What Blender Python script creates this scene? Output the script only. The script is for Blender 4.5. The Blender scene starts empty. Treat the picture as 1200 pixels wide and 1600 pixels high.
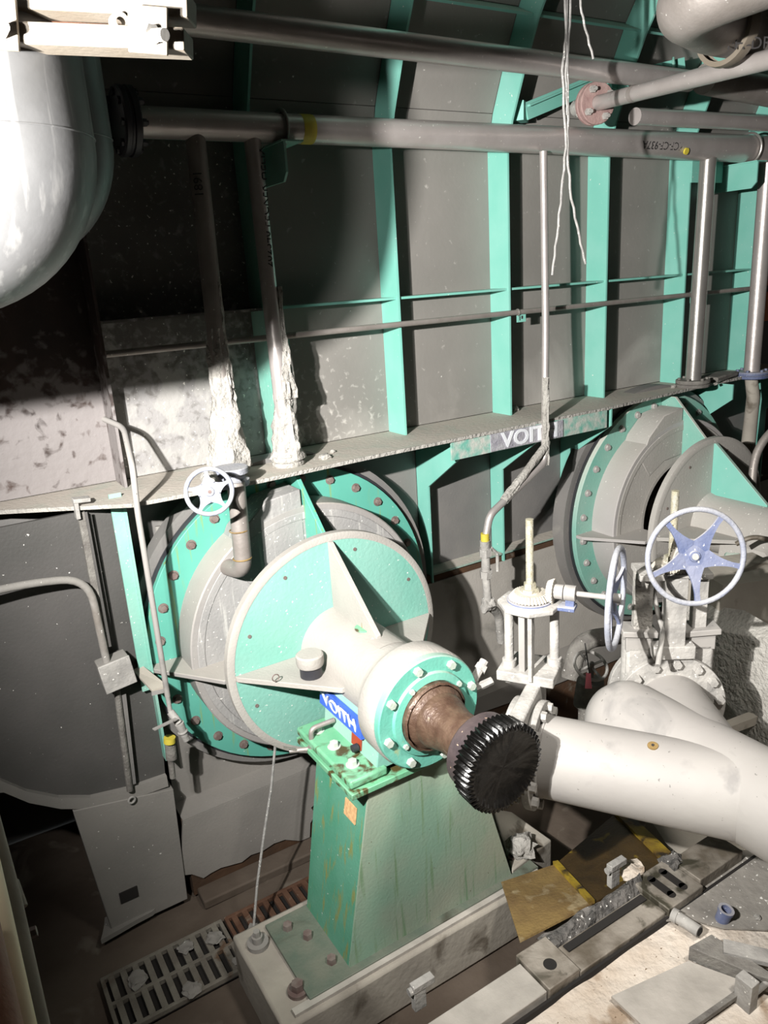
import bpy, bmesh, math, random
import numpy as np
from mathutils import Vector, Matrix, noise
PI = math.pi
random.seed(4)
sc = bpy.context.scene
COL = sc.collection

# ------------------------------------------------------------------ camera
FPX = 1200.0
_pp = np.array([600., 800.])
def _n(v): return v / np.linalg.norm(v)
_D = _n(np.array([850 - 600., 4700 - 800., FPX]))
_R = np.array([2660 - 600., 300 - 800., FPX]); _R = _n(_R - _D * _R.dot(_D))
_N = np.cross(_R, _D)
CM = np.array([_R, _N, -_D])                 # camera (right, down, forward) -> world (X along tank, Y into tank, Z up)
CAM = np.array([0., -4.2, 0.])
cd = bpy.data.cameras.new('camera'); cam = bpy.data.objects.new('camera', cd); COL.objects.link(cam)
cd.sensor_fit = 'VERTICAL'; cd.sensor_height = 24; cd.lens = FPX / 1600 * 24; cd.clip_start = .05
mw = Matrix.Identity(4)
for i in range(3):
    mw[i][0] = CM[i][0]; mw[i][1] = -CM[i][1]; mw[i][2] = -CM[i][2]; mw[i][3] = CAM[i]
cam.matrix_world = mw
sc.camera = cam
# ------------------------------------------------------------------ world, lights, exposure
w = bpy.data.worlds.new('world'); sc.world = w; w.use_nodes = True
w.node_tree.nodes['Background'].inputs[0].default_value = (.85, .93, 1, 1)
w.node_tree.nodes['Background'].inputs[1].default_value = .15
sc.view_settings.view_transform = 'Standard'; sc.view_settings.look = 'None'
sc.view_settings.gamma = 1; sc.view_settings.use_curve_mapping = False
sc.view_settings.exposure = 0.35
def lamp(name, kind, loc, aim, energy, col, size, **k):
    l = bpy.data.lights.new(name, kind); l.energy = energy; l.color = col
    if kind == 'AREA': l.size = size
    else: l.shadow_soft_size = size
    for a, b in k.items(): setattr(l, a, b)
    o = bpy.data.objects.new(name, l); COL.objects.link(o); o.location = loc
    o.rotation_euler = (Vector(aim) - Vector(loc)).to_track_quat('-Z', 'Y').to_euler()
    return o
lamp('work_lamp', 'SPOT', (-.65, -3.0, .25), (3.6, -.3, -.75), 1500, (1, .975, .94), .03, spot_size=math.radians(108), spot_blend=1)
lamp('second_work_lamp', 'SPOT', (-.56, -3.12, .31), (3.4, -.5, -.9), 190, (1, .97, .93), .04, spot_size=math.radians(115), spot_blend=.9)
lamp('platform_lamp', 'SPOT', (1.9, -4.1, 1.6), (2.3, -2.85, -2.8), 420, (1, .95, .88), .25, spot_size=math.radians(66), spot_blend=.8)

# ------------------------------------------------------------------ point helpers
def at(px, py, **k):
    r = CM @ np.array([px - 600, py - 800, FPX])
    (a, v), = k.items(); i = 'XYZ'.index(a)
    return Vector(CAM + r * ((v - CAM[i]) / r[i]))
def dep(px, py, z):
    return Vector(CAM + CM @ np.array([(px - 600) / FPX * z, (py - 800) / FPX * z, z]))
V = Vector

# ------------------------------------------------------------------ materials
MATS = {}
def mat(name, c1, c2=None, scale=4, rough=.6, metal=0, bump=.15, bscale=60, dust=0, dustc=(.42, .39, .34), speck=0,
        speckc=(.75, .73, .68), sscale=55, blot=None, blotc=(.1, .08, .05), bl_scale=2.5, streak=0, streakc=(.5, .49, .46), zfade=None, bdist=.01):
    if name in MATS: return MATS[name]
    m = bpy.data.materials.new(name); m.use_nodes = True; nt = m.node_tree; nd = nt.nodes; L = nt.links
    bs = nd['Principled BSDF']; bs.inputs['Roughness'].default_value = rough; bs.inputs['Metallic'].default_value = metal
    tc = nd.new('ShaderNodeTexCoord').outputs['Object']
    def nz(s, det=5, src=tc, dist=0):
        n = nd.new('ShaderNodeTexNoise'); n.inputs['Scale'].default_value = s; n.inputs['Detail'].default_value = det
        n.inputs['Distortion'].default_value = dist; L.new(src, n.inputs['Vector']); return n.outputs['Fac']
    def rng(src, a, b, c=0, d=1):
        n = nd.new('ShaderNodeMapRange'); L.new(src, n.inputs[0])
        for i, v in enumerate((a, b, c, d)): n.inputs[i + 1].default_value = v
        return n.outputs[0]
    def mix(f, a, b):
        n = nd.new('ShaderNodeMix'); n.data_type = 'RGBA'
        L.new(f, n.inputs[0])
        for s, v in ((6, a), (7, b)):
            if isinstance(v, tuple): n.inputs[s].default_value = (*v, 1)
            else: L.new(v, n.inputs[s])
        return n.outputs[2]
    def mul(a, b):
        n = nd.new('ShaderNodeMath'); n.operation = 'MULTIPLY'; L.new(a, n.inputs[0])
        if isinstance(b, (int, float)): n.inputs[1].default_value = b
        else: L.new(b, n.inputs[1])
        return n.outputs[0]
    c2 = c2 or tuple(x * .8 for x in c1)
    col = mix(rng(nz(scale), .35, .65), c1, c2)
    if blot is not None:
        col = mix(rng(nz(bl_scale, 8, dist=.6), blot, blot + .08), col, blotc)
    if streak:
        mp = nd.new('ShaderNodeMapping'); mp.inputs['Scale'].default_value = (14, 14, .9); L.new(tc, mp.inputs[0])
        s = rng(nz(2.2, 6, mp.outputs[0]), .62 - .12 * streak, .72 - .1 * streak)
        col = mix(s, col, streakc)
    if dust:
        g = nd.new('ShaderNodeNewGeometry'); sx = nd.new('ShaderNodeSeparateXYZ'); L.new(g.outputs['Normal'], sx.inputs[0])
        f = mul(rng(sx.outputs[2], .05, .75), mul(rng(nz(7), .2, .5, .6, 1), dust))
        col = mix(f, col, dustc)
    if zfade:
        g = nd.new('ShaderNodeNewGeometry'); sx = nd.new('ShaderNodeSeparateXYZ'); L.new(g.outputs['Position'], sx.inputs[0])
        for (ax, a, b, lo, hi, sc_, cc) in zfade:
            f = mul(rng(sx.outputs['XYZ'.index(ax[0])], a, b, 0, 1), 1)
            if len(ax) > 1:
                a2, b2 = ax[1]; f = mul(f, rng(sx.outputs[0], a2, b2))
            n = nz(sc_, 9, dist=.4)
            ad = nd.new('ShaderNodeMath'); ad.operation = 'MULTIPLY_ADD'; L.new(f, ad.inputs[0]); ad.inputs[1].default_value = .3; L.new(n, ad.inputs[2])
            col = mix(rng(ad.outputs[0], lo, hi), col, cc)
    if speck:
        n = rng(nz(sscale, 3), .74 - .1 * speck, .77 - .1 * speck)
        col = mix(n, col, speckc)
    L.new(col, bs.inputs['Base Color'])
    if bump:
        b = nd.new('ShaderNodeBump'); b.inputs['Strength'].default_value = bump; b.inputs['Distance'].default_value = bdist
        L.new(nz(bscale, 4), b.inputs['Height']); L.new(b.outputs[0], bs.inputs['Normal'])
    MATS[name] = m; return m

TQ = (.21, .49, .415); DUST = (.47, .44, .39)
m_tq = mat('turquoise_paint', TQ, (.17, .46, .38), rough=.5, dust=.55, speck=.2, bump=.05)
m_tqd = mat('dusty_turquoise_paint', (.17, .42, .34), (.25, .44, .37), scale=3, rough=.55, dust=.9, dustc=(.60, .57, .51), speck=.4, bump=.2, bscale=45)
m_tqr = mat('darkened_ring_turquoise', (.10, .36, .285), (.09, .33, .26), rough=.5, speck=.2, bump=.05, streak=.2, streakc=(.2, .3, .1))  # turquoise copy darkened in its colour to offset the near work lamp
m_tqs = mat('speckled_turquoise_paint', (.13, .36, .29), (.45, .45, .41), scale=16, rough=.7, dust=.6, bump=.3)
m_disc = mat('turquoise_disc_paint', (.16, .38, .31), (.20, .40, .335), scale=3, rough=.55, dust=.6, dustc=(.38, .36, .32), bump=.25, bscale=50, speck=.5)
m_belly = mat('shaded_belly_plate', (.062, .06, .056), (.085, .08, .076), scale=2, rough=.6, bump=.15, speck=.02, blot=.62, blotc=(.11, .10, .095), bl_scale=2)  # tank grey made darker: the belly's shade is painted into the colour
m_basep = mat('oily_base_plate', (.10, .13, .10), (.15, .16, .125), scale=8, rough=.6, bump=.3, blot=.6, blotc=(.05, .045, .03))
m_white = mat('dust_coated_housing', (.36, .34, .31), (.31, .29, .265), scale=3, rough=.75, bump=.25, bscale=70, speck=.2, speckc=(.3, .3, .27))
m_flange = mat('turquoise_front_flange', (.10, .36, .28), (.13, .39, .31), scale=5, rough=.4, dust=.5, blot=.66, blotc=(.3, .33, .16), bl_scale=7)
m_foot = mat('oily_green_paint', (.12, .36, .20), (.18, .40, .25), scale=9, rough=.35, blot=.53, blotc=(.07, .055, .02), bl_scale=9)
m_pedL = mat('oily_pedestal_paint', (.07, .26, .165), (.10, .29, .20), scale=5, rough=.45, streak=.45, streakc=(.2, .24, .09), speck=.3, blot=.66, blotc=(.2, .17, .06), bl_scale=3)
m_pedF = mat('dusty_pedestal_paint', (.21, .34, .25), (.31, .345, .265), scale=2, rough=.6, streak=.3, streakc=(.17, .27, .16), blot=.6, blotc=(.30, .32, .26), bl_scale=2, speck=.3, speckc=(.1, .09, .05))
m_panel = mat('grey_tank_plate', (.19, .18, .165), (.225, .212, .195), scale=1.6, rough=.62, bump=.12, bscale=35, speck=.05, sscale=38,
              zfade=[(('Z', (3.0, 1.5)), -.15, -1.0, .66, .82, 24, (.42, .40, .37)), (('Z', (9, 8)), -.3, -1.1, .68, 1.05, 1.6, (.42, .40, .37))])
m_panelb = mat('grey_lower_plate', (.15, .145, .14), (.19, .18, .17), scale=2.5, rough=.65, bump=.15, speck=.1, blot=.62, blotc=(.24, .23, .21))
m_panelw = mat('crusted_tank_plate', (.115, .108, .10), (.15, .14, .13), scale=3, rough=.8, bump=.6, bscale=30, speck=.8, sscale=45,
               zfade=[('Z', -.1, -.62, .58, .78, 22, (.27, .26, .255)), ('Z', .1, -1.3, .64, .72, 7, (.32, .31, .295))])
m_rusty = mat('stained_left_plate', (.07, .045, .038), (.04, .03, .027), scale=3, rough=.7, bump=.5, bscale=22,
              zfade=[('Z', -.15, -.62, .60, .74, 14, (.22, .20, .195))])
m_shell = mat('grey_rotor_shell', (.25, .235, .225), (.30, .285, .27), scale=3, rough=.6, bump=.15, dust=.5, speck=.3)
m_shelf = mat('splashed_rotor_front', (.24, .235, .23), (.30, .29, .28), scale=3, rough=.65, bump=.3, streak=.35, streakc=(.40, .39, .37), speck=.6)
m_shell2 = mat('pale_rotor_shell', (.40, .38, .37), (.36, .34, .32), scale=2, rough=.65, bump=.15, dust=.4, speck=.3)
m_shelf2 = mat('pale_rotor_front', (.37, .35, .32), (.42, .40, .37), scale=2, rough=.65, bump=.2, speck=.5)
m_ledge = mat('dusty_ledge', (.20, .33, .27), (.26, .34, .29), scale=6, rough=.8, dust=1, dustc=(.43, .39, .34), bump=.4, bscale=40, speck=.3)
m_steel = mat('stainless_pipe', (.46, .42, .40), (.52, .48, .46), scale=6, rough=.38, metal=.55, bump=.12, bscale=35, dust=.55, dustc=(.5, .46, .44), speck=.5)
m_dull = mat('dull_steel_pipe', (.24, .215, .195), (.31, .28, .26), scale=7, rough=.5, metal=.4, bump=.15, dust=.5, dustc=(.36, .32, .29), speck=.3)
m_bright = mat('bright_steel_pipe', (.50, .48, .45), (.42, .40, .37), scale=5, rough=.28, metal=.75, bump=.06, speck=.4)
m_galv = mat('big_duct_steel', (.17, .17, .172), (.115, .115, .115), scale=3.5, rough=.45, metal=.65, bump=.15, bscale=14, streak=.6, streakc=(.24, .238, .235))
m_crust = mat('white_crust', (.37, .355, .325), (.29, .275, .25), scale=9, rough=.9, bump=.9, bscale=45, bdist=.02)
m_pipew = mat('white_dusted_pipe', (.31, .295, .275), (.275, .26, .245), scale=2.5, rough=.62, bump=.1, bscale=30, blot=.6, blotc=(.215, .205, .195), bl_scale=3.5, speck=.3, speckc=(.14, .13, .12))
m_valve = mat('dusty_cast_iron', (.38, .365, .34), (.25, .24, .225), scale=9, rough=.75, bump=.45, bscale=50, speck=.6)
m_valved = mat('dark_dusty_iron', (.12, .11, .10), (.2, .19, .17), scale=12, rough=.8, bump=.6, speck=.3)
m_blue = mat('blue_paint', (.075, .10, .20), (.15, .17, .26), scale=10, rough=.55, dust=.85, dustc=(.4, .39, .40), bump=.3, speck=.6)
m_bluew = mat('dusty_blue_wheel', (.20, .215, .27), (.29, .295, .32), scale=9, rough=.65, dust=.5, dustc=(.38, .375, .37), bump=.4)
m_brass = mat('greasy_threaded_brass', (.34, .31, .22), (.42, .40, .33), scale=30, rough=.5, metal=.3, bump=.5, speck=.8, speckc=(.12, .1, .05))
m_gear = mat('dusty_gear', (.35, .32, .27), (.42, .39, .33), scale=14, rough=.7, bump=.3)
m_black = mat('greasy_black', (.0015, .0012, .0012), (.002, .0018, .0015), rough=.3, bump=.35, bscale=28)
m_blk = mat('black_flange_paint', (.022, .023, .028), (.03, .03, .035), rough=.45, bump=.1)
m_shaft = mat('rusty_shaft', (.07, .038, .025), (.12, .075, .05), scale=18, rough=.42, metal=.2, bump=.4, blot=.66, blotc=(.22, .17, .12), bl_scale=22)
m_collar = mat('purple_brown_collar', (.055, .042, .045), (.08, .06, .06), scale=12, rough=.45, metal=.2, bump=.3, speck=.5, speckc=(.5, .35, .25))
m_conc = mat('grey_concrete', (.20, .19, .175), (.26, .245, .225), scale=3, rough=.9, bump=.4, bscale=25, speck=.3, blot=.6, blotc=(.15, .13, .11))
m_coat = mat('grey_wall_coating', (.24, .225, .205), (.19, .18, .165), scale=2, rough=.8, bump=.15, speck=.02)
m_brown = mat('rusty_trench', (.075, .035, .015), (.05, .028, .015), scale=4, rough=.85, bump=.6, bscale=20, blot=.62, blotc=(.13, .11, .085), bl_scale=5)
m_floor = mat('dirty_floor', (.075, .055, .04), (.11, .085, .065), scale=2.5, rough=.85, bump=.5, bscale=18, blot=.6, blotc=(.17, .145, .115), bl_scale=3)
m_plat = mat('platform_concrete', (.62, .56, .49), (.47, .39, .31), scale=3.5, rough=.9, bump=.9, bscale=22, bdist=.02, blot=.57, blotc=(.33, .25, .18), bl_scale=5, speck=.4, speckc=(.15, .1, .06))
m_platg = mat('platform_grey_patch', (.20, .185, .165), (.29, .27, .24), scale=8, rough=.9, bump=.6, bscale=30, speck=.8)
m_plinth = mat('plinth_concrete', (.27, .245, .21), (.36, .33, .28), scale=3, rough=.85, bump=.4, bscale=25, blot=.6, blotc=(.13, .11, .085), bl_scale=4)
m_rail = mat('dirty_sole_plate', (.12, .10, .075), (.30, .27, .23), scale=7, rough=.6, metal=.2, bump=.5, bscale=30, blot=.6, blotc=(.05, .045, .03), bl_scale=6)
m_railw = mat('pale_sole_plate', (.50, .465, .42), (.36, .335, .30), scale=5, rough=.6, metal=.15, bump=.3, bscale=30)
m_muck = mat('black_debris', (.05, .048, .045), (.14, .13, .12), scale=20, rough=.9, bump=1, bscale=30, speck=.7, bdist=.03)
m_yel = mat('worn_shaded_yellow', (.40, .28, .02), (.12, .07, .015), scale=5, rough=.6, bump=.4, blot=.55, blotc=(.03, .02, .01), bl_scale=9)  # dark blots put cast shade into the worn yellow of the guard
m_yeld = mat('shaded_yellow', (.03, .018, .006), (.06, .035, .01), scale=6, rough=.5, bump=.4, blot=.63, blotc=(.25, .17, .015), bl_scale=7)  # near-black base paints the shade lying inside the guard
m_yelb = mat('dirty_yellow_brown', (.22, .145, .05), (.13, .08, .03), scale=6, rough=.7, bump=.5, blot=.56, blotc=(.26, .2, .11), bl_scale=7)
m_beige = mat('beige_clamp_paint', (.17, .148, .12), (.15, .125, .095), scale=6, rough=.5, bump=.1, blot=.68, blotc=(.4, .22, .1), bl_scale=7)
m_grate = mat('pale_grating', (.19, .175, .145), (.13, .115, .095), scale=10, rough=.85, bump=.5, blot=.62, blotc=(.1, .06, .035), bl_scale=6)
m_grater = mat('rusty_grating', (.08, .035, .018), (.12, .06, .035), scale=10, rough=.85, bump=.5, blot=.62, blotc=(.2, .17, .13), bl_scale=8)
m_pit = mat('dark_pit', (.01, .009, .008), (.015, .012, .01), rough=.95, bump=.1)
m_bolt = mat('grimy_bolt', (.16, .11, .10), (.24, .2, .18), scale=20, rough=.6, metal=.3, bump=.2)
m_boltd = mat('dusty_bolt', (.45, .50, .44), (.36, .42, .36), scale=20, rough=.6, bump=.2)
m_tan = mat('tan_flange_clamp', (.24, .15, .14), (.32, .22, .2), scale=15, rough=.7, bump=.4)
m_yt = mat('yellow_tape', (.6, .5, .05), (.45, .37, .05), scale=12, rough=.6, bump=.1)
m_or = mat('orange_paint', (.75, .16, .02), (.6, .12, .02), rough=.5, bump=.1)
m_pink = mat('pink_tag', (.85, .22, .28), (.75, .2, .25), rough=.6, bump=0)
m_org = mat('orange_label', (.75, .45, .22), (.5, .3, .15), scale=60, rough=.6, bump=0)
m_red = mat('red_label', (.35, .05, .02), rough=.5, bump=0)
m_ink = mat('black_ink', (.03, .028, .028), rough=.7, bump=0)
m_lblue = mat('badge_blue', (.03, .09, .5), (.05, .12, .5), rough=.45, bump=.1)
m_lwhite = mat('badge_white', (.72, .74, .75), (.6, .62, .66), rough=.5, bump=.1)
m_badge = mat('silver_foil', (.5, .5, .52), (.34, .33, .38), scale=16, rough=.45, metal=.3, bump=.7)
m_wire = mat('dull_wire', (.28, .27, .26), (.4, .39, .37), scale=30, rough=.55, metal=.3, bump=.3, speck=.8)
m_wallr = mat('dark_wall', (.10, .095, .09), (.13, .125, .115), scale=2, rough=.9)
m_woodr = mat('pale_handrail', (.9, .76, .52), (.85, .7, .46), scale=3, rough=.5, bump=.05)
m_rust = mat('rust_brown_paint', (.28, .10, .045), (.22, .08, .04), scale=4, rough=.6)

# ------------------------------------------------------------------ mesh builder
def frame(d):
    d = V(d).normalized(); a = V((0, 0, 1)) if abs(d.z) < .95 else V((0, 1, 0))
    u = a.cross(d).normalized(); return u, d.cross(u).normalized(), d
class MB:
    def __init__(s): s.v = []; s.f = []
    def add(s, vs, fs):
        o = len(s.v); s.v += [tuple(v) for v in vs]; s.f += [tuple(i + o for i in f) for f in fs]; return s
    def box(s, c, size, rot=None):
        vs = []
        for x in (-.5, .5):
            for y in (-.5, .5):
                for z in (-.5, .5):
                    p = V((x * size[0], y * size[1], z * size[2]))
                    vs.append((rot @ p if rot else p) + V(c))
        return s.add(vs, [(0, 1, 3, 2), (4, 6, 7, 5), (0, 4, 5, 1), (2, 3, 7, 6), (0, 2, 6, 4), (1, 5, 7, 3)])
    def bar(s, p0, p1, w, h, up=(0, 0, 1)):
        p0, p1 = V(p0), V(p1); d = (p1 - p0).normalized(); u = V(up); sd = d.cross(u).normalized(); u = sd.cross(d).normalized()
        return s.box((p0 + p1) / 2, ((p1 - p0).length, w, h), Matrix((d, sd, u)).transposed())
    def prism(s, pts, off):
        n = len(pts); off = V(off); pts = [V(p) for p in pts]
        fs = [tuple(range(n))[::-1], tuple(range(n, 2 * n))] + [(i, (i + 1) % n, n + (i + 1) % n, n + i) for i in range(n)]
        return s.add(pts + [p + off for p in pts], fs)
    def lathe(s, prof, o, ax, seg=32, a0=0, a1=2 * PI):
        u, w_, d = frame(ax); o = V(o); full = abs(a1 - a0 - 2 * PI) < 1e-6; n = seg if full else seg + 1
        vs = []; fs = []
        for r, h in prof:
            for i in range(n):
                a = a0 + (a1 - a0) * i / seg; vs.append(o + d * h + (u * math.cos(a) + w_ * math.sin(a)) * r)
        m = n if full else n - 1
        for j in range(len(prof) - 1):
            for i in range(m):
                a, b = j * n + i, j * n + (i + 1) % n; fs.append((a, b, b + n, a + n))
        return s.add(vs, fs)
    def cyl(s, p0, p1, r, r1=None, seg=20):
        p0, p1 = V(p0), V(p1); r1 = r if r1 is None else r1; L_ = (p1 - p0).length
        return s.lathe([(1e-4, 0), (r, 0), (r1, L_), (1e-4, L_)], p0, p1 - p0, seg)
    def hexa(s, p, d, r, h): return s.cyl(p, V(p) + V(d).normalized() * h, r, r * .93, 6)
    def tube(s, pts, r, seg=14, cap=True, rad=None):
        pts = [V(p) for p in pts]; n = len(pts); t0 = (pts[1] - pts[0]).normalized(); u, w_, _ = frame(t0); vs = []; fs = []
        for i, p in enumerate(pts):
            t = (pts[min(i + 1, n - 1)] - pts[max(i - 1, 0)]).normalized()
            u = (u - t * u.dot(t)).normalized(); w_ = t.cross(u)
            rr = rad[i] if rad else r
            for k in range(seg):
                a = 2 * PI * k / seg; vs.append(p + (u * math.cos(a) + w_ * math.sin(a)) * rr)
        for i in range(n - 1):
            for k in range(seg): a, b = i * seg + k, i * seg + (k + 1) % seg; fs.append((a, b, b + seg, a + seg))
        if cap: fs += [tuple(range(seg))[::-1], tuple(range((n - 1) * seg, n * seg))]
        return s.add(vs, fs)
    def torus(s, c, ax, R, r, seg=48, sec=12, a0=0, a1=2 * PI):
        u, w_, d = frame(ax); c = V(c); full = abs(a1 - a0 - 2 * PI) < 1e-6; n = seg if full else seg + 1; vs = []; fs = []
        for i in range(n):
            a = a0 + (a1 - a0) * i / seg; e = u * math.cos(a) + w_ * math.sin(a)
            for k in range(sec):
                b = 2 * PI * k / sec; vs.append(c + e * (R + r * math.cos(b)) + d * (r * math.sin(b)))
        for i in range(seg):
            for k in range(sec):
                j = (i + 1) % n; fs.append((i * sec + k, j * sec + k, j * sec + (k + 1) % sec, i * sec + (k + 1) % sec))
        return s.add(vs, fs)
    def build(s, name, m, parent=None, bevel=0, kind=None, label=None, jitter=0, jscale=8, sub=0, sharp=.6):
        org = V((0, 0, 0)); q = parent
        if q is not None:
            while q is not None: org += q.location; q = q.parent
        me = bpy.data.meshes.new(name)
        me.from_pydata([tuple(V(v) - org) for v in s.v], [], s.f)
        if jitter or sub:
            bm = bmesh.new(); bm.from_mesh(me)
            bmesh.ops.remove_doubles(bm, verts=bm.verts, dist=1e-5)
            if sub: bmesh.ops.subdivide_edges(bm, edges=bm.edges, cuts=sub, use_grid_fill=True)
            for v in bm.verts:
                q_ = v.co * jscale
                v.co += V(noise.noise_vector(q_)) * jitter + V(noise.noise_vector(q_ * 3.1)) * jitter * .4
            bm.to_mesh(me); bm.free()
        me.shade_smooth(); me.set_sharp_from_angle(angle=sharp)
        me.materials.append(m); o = bpy.data.objects.new(name, me); COL.objects.link(o); o.parent = parent
        if bevel:
            b = o.modifiers.new('bevel', 'BEVEL'); b.width = bevel; b.segments = 2; b.limit_method = 'ANGLE'; b.angle_limit = .7
        if kind: o['kind'] = kind
        if label: o['label'] = label
        return o
def thing(name, label, cat, loc, group=None):
    o = bpy.data.objects.new(name, None); COL.objects.link(o); o.location = loc; o.empty_display_size = .05
    o['label'] = label; o['category'] = cat
    if group: o['group'] = group
    return o
def tag(o, label, cat, group=None):
    o['label'] = label; o['category'] = cat
    if group: o['group'] = group
    return o
def dup(root, loc, label):
    r = root.copy(); COL.objects.link(r); r.location = loc; r['label'] = label
    for ch in list(root.children):
        c = ch.copy(); COL.objects.link(c); c.parent = r
        for g in ch.children:
            d = g.copy(); COL.objects.link(d); d.parent = c
    return r
def bend(pts, rad, n=7):
    pts = [V(p) for p in pts]; out = [pts[0]]
    for i in range(1, len(pts) - 1):
        a, b, c = pts[i - 1], pts[i], pts[i + 1]; d0 = (a - b); d1 = (c - b)
        k = min(rad, d0.length * .48, d1.length * .48); p0 = b + d0.normalized() * k; p1 = b + d1.normalized() * k
        for j in range(n + 1):
            t = j / n; out.append(p0 * (1 - t) ** 2 + b * 2 * t * (1 - t) + p1 * t * t)
    out.append(pts[-1]); return out
def circ(c, ax, r, n, a0=0):
    u, w_, d = frame(ax); return [V(c) + (u * math.cos(a0 + 2 * PI * i / n) + w_ * math.sin(a0 + 2 * PI * i / n)) * r for i in range(n)]
def text(s, o, x, y, size, m, name, parent, ext=.002, cylr=None, sx=1, bold=0):
    """letters as flat mesh: origin o, x = reading direction, y = up; wrapped onto a cylinder of radius cylr when given"""
    c = bpy.data.curves.new('t', 'FONT'); c.body = s; c.size = size; c.extrude = ext; c.align_x = 'CENTER'; c.align_y = 'CENTER'; c.offset = bold; c.resolution_u = 3
    to = bpy.data.objects.new('t', c); COL.objects.link(to); bpy.context.view_layer.update()
    dg = bpy.context.evaluated_depsgraph_get(); tm = bpy.data.meshes.new_from_object(to.evaluated_get(dg))
    vs = [v.co.copy() for v in tm.vertices]; fs = [tuple(p.vertices) for p in tm.polygons]
    bpy.data.objects.remove(to); bpy.data.meshes.remove(tm); bpy.data.curves.remove(c)
    x = V(x).normalized(); y = V(y).normalized(); n = x.cross(y)
    mb = MB(); out = []
    for v in vs:
        if cylr:
            a = v.y / cylr; p = V(o) + x * v.x * sx + y * math.sin(a) * (cylr + v.z) + n * (math.cos(a) * (cylr + v.z) - cylr)
        else: p = V(o) + x * v.x * sx + y * v.y + n * v.z
        out.append(p)
    mb.add(out, fs); return mb.build(name, m, parent)
def blob(c, r, seed, squash=1, n=2):
    bm = bmesh.new(); bmesh.ops.create_icosphere(bm, subdivisions=n, radius=1); mb = MB()
    vs = []
    for v in bm.verts:
        k = 1 + .5 * noise.noise(v.co * 1.7 + V((seed * 3.7, seed, 0)))
        vs.append(V(c) + V((v.co.x * r * k, v.co.y * r * k, v.co.z * r * k * squash)))
    fs = [tuple(v.index for v in f.verts) for f in bm.faces]; bm.free(); return mb.add(vs, fs)
def crustsleeve(p0, p1, r0, r1, seed, amp=.02, arc=(0, 2 * PI), seg=26, nl=26):
    """lumpy deposit around a pipe"""
    p0, p1 = V(p0), V(p1); u, w_, d = frame(p1 - p0); L_ = (p1 - p0).length; mb = MB(); vs = []; fs = []
    for j in range(nl + 1):
        t = j / nl
        for i in range(seg):
            a = arc[0] + (arc[1] - arc[0]) * i / seg
            r = r0 + (r1 - r0) * t ** 2.2
            q = V((math.cos(a) * 2, math.sin(a) * 2, t * L_ * 9 + seed))
            r += amp * (noise.noise(q) + .5 * noise.noise(q * 2.7)) * (.5 + t)
            vs.append(p0 + d * (L_ * t) + (u * math.cos(a) + w_ * math.sin(a)) * max(r, .004))
    for j in range(nl):
        for i in range(seg):
            a, b = j * seg + i, j * seg + (i + 1) % seg; fs.append((a, b, b + seg, a + seg))
    return mb.add(vs, fs)

# ================================================================== the setting
def struct(o): o['kind'] = 'structure'; return o
FZ = -3.5
g = MB()
nx, ny = 70, 50
X0, X1, Y0, Y1 = -3., 9., -6.5, .9
for j in range(ny + 1):
    for i in range(nx + 1):
        x = X0 + (X1 - X0) * i / nx; y = Y0 + (Y1 - Y0) * j / ny
        g.v.append((x, y, FZ + .018 * noise.noise(V((x * 2, y * 2, 0))) - .02))
for j in range(ny):
    for i in range(nx): a = j * (nx + 1) + i; g.f.append((a, a + 1, a + nx + 2, a + nx + 1))
struct(g.build('floor', m_floor))
struct(MB().box((3, .96, -.2), (12.2, .1, 6.8)).build('wall_back', m_wallr))
struct(MB().box((-3.05, -2.8, -.2), (.1, 7.5, 6.8)).build('wall_left', m_wallr))
struct(MB().box((9.05, -2.8, -.2), (.1, 7.5, 6.8)).build('wall_right', m_wallr))
struct(MB().box((3, -6.55, -.2), (12.2, .1, 6.8)).build('wall_front', m_wallr))
struct(MB().box((3, -2.8, 3.15), (12.2, 7.6, .1)).build('ceiling', m_wallr))
# concrete footing wall under the tank, coated, the coating flaking away along a ragged lower edge
struct(MB().box((4.9, .39, -2.75), (8.1, 1.0, 1.5)).build('wall_footing', m_brown))
cc = [at(*p, Y=-.316) for p in [(283, 1368), (300, 1366), (318, 1372), (330, 1364), (345, 1356), (360, 1352), (378, 1347), (392, 1336), (410, 1330), (428, 1318), (445, 1312), (470, 1314),
      (484, 1308), (485, 1286), (493, 1272), (486, 1262), (499, 1250), (500, 1228), (515, 1236)]]
cc = [V((p.x, -.317, p.z)) for p in cc] + [V((2.0, -.317, -3.0)), V((3.4, -.317, -3.1)), V((8.5, -.317, -3.2)), V((8.5, -.317, -2.955)), V((.84, -.317, -2.955))]
struct(MB().box((4.7, .2, -3.235), (7.72, 1.0, .53)).build('wall_plinth', m_brown))
struct(MB().prism(cc, (0, .017, 0)).build('trim_coating', m_coat))
struct(MB().prism([(.84, -.316, -2.957), (8.5, -.316, -2.957), (8.5, -.1, -2.955), (.84, -.1, -2.955)], (0, 0, .012)).box((1.72, -.128, -2.5), (1.74, .012, .9)).build('trim_upper_coating', m_coat))
struct(MB().box((5.6, -.128, -2.5), (6.0, .012, .9)).build('trim_dusty_coating', mat('dusty_wall_coating', (.40, .375, .34), (.31, .29, .26), scale=2.5, rough=.85, bump=.2, blot=.64, blotc=(.2, .19, .17))))
k = MB()
k.bar((.86, -.36, -3.49), (3.2, -.40, -3.49), .14, .06)
struct(k.build('baseboard_back', m_floor, bevel=.01))

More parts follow.
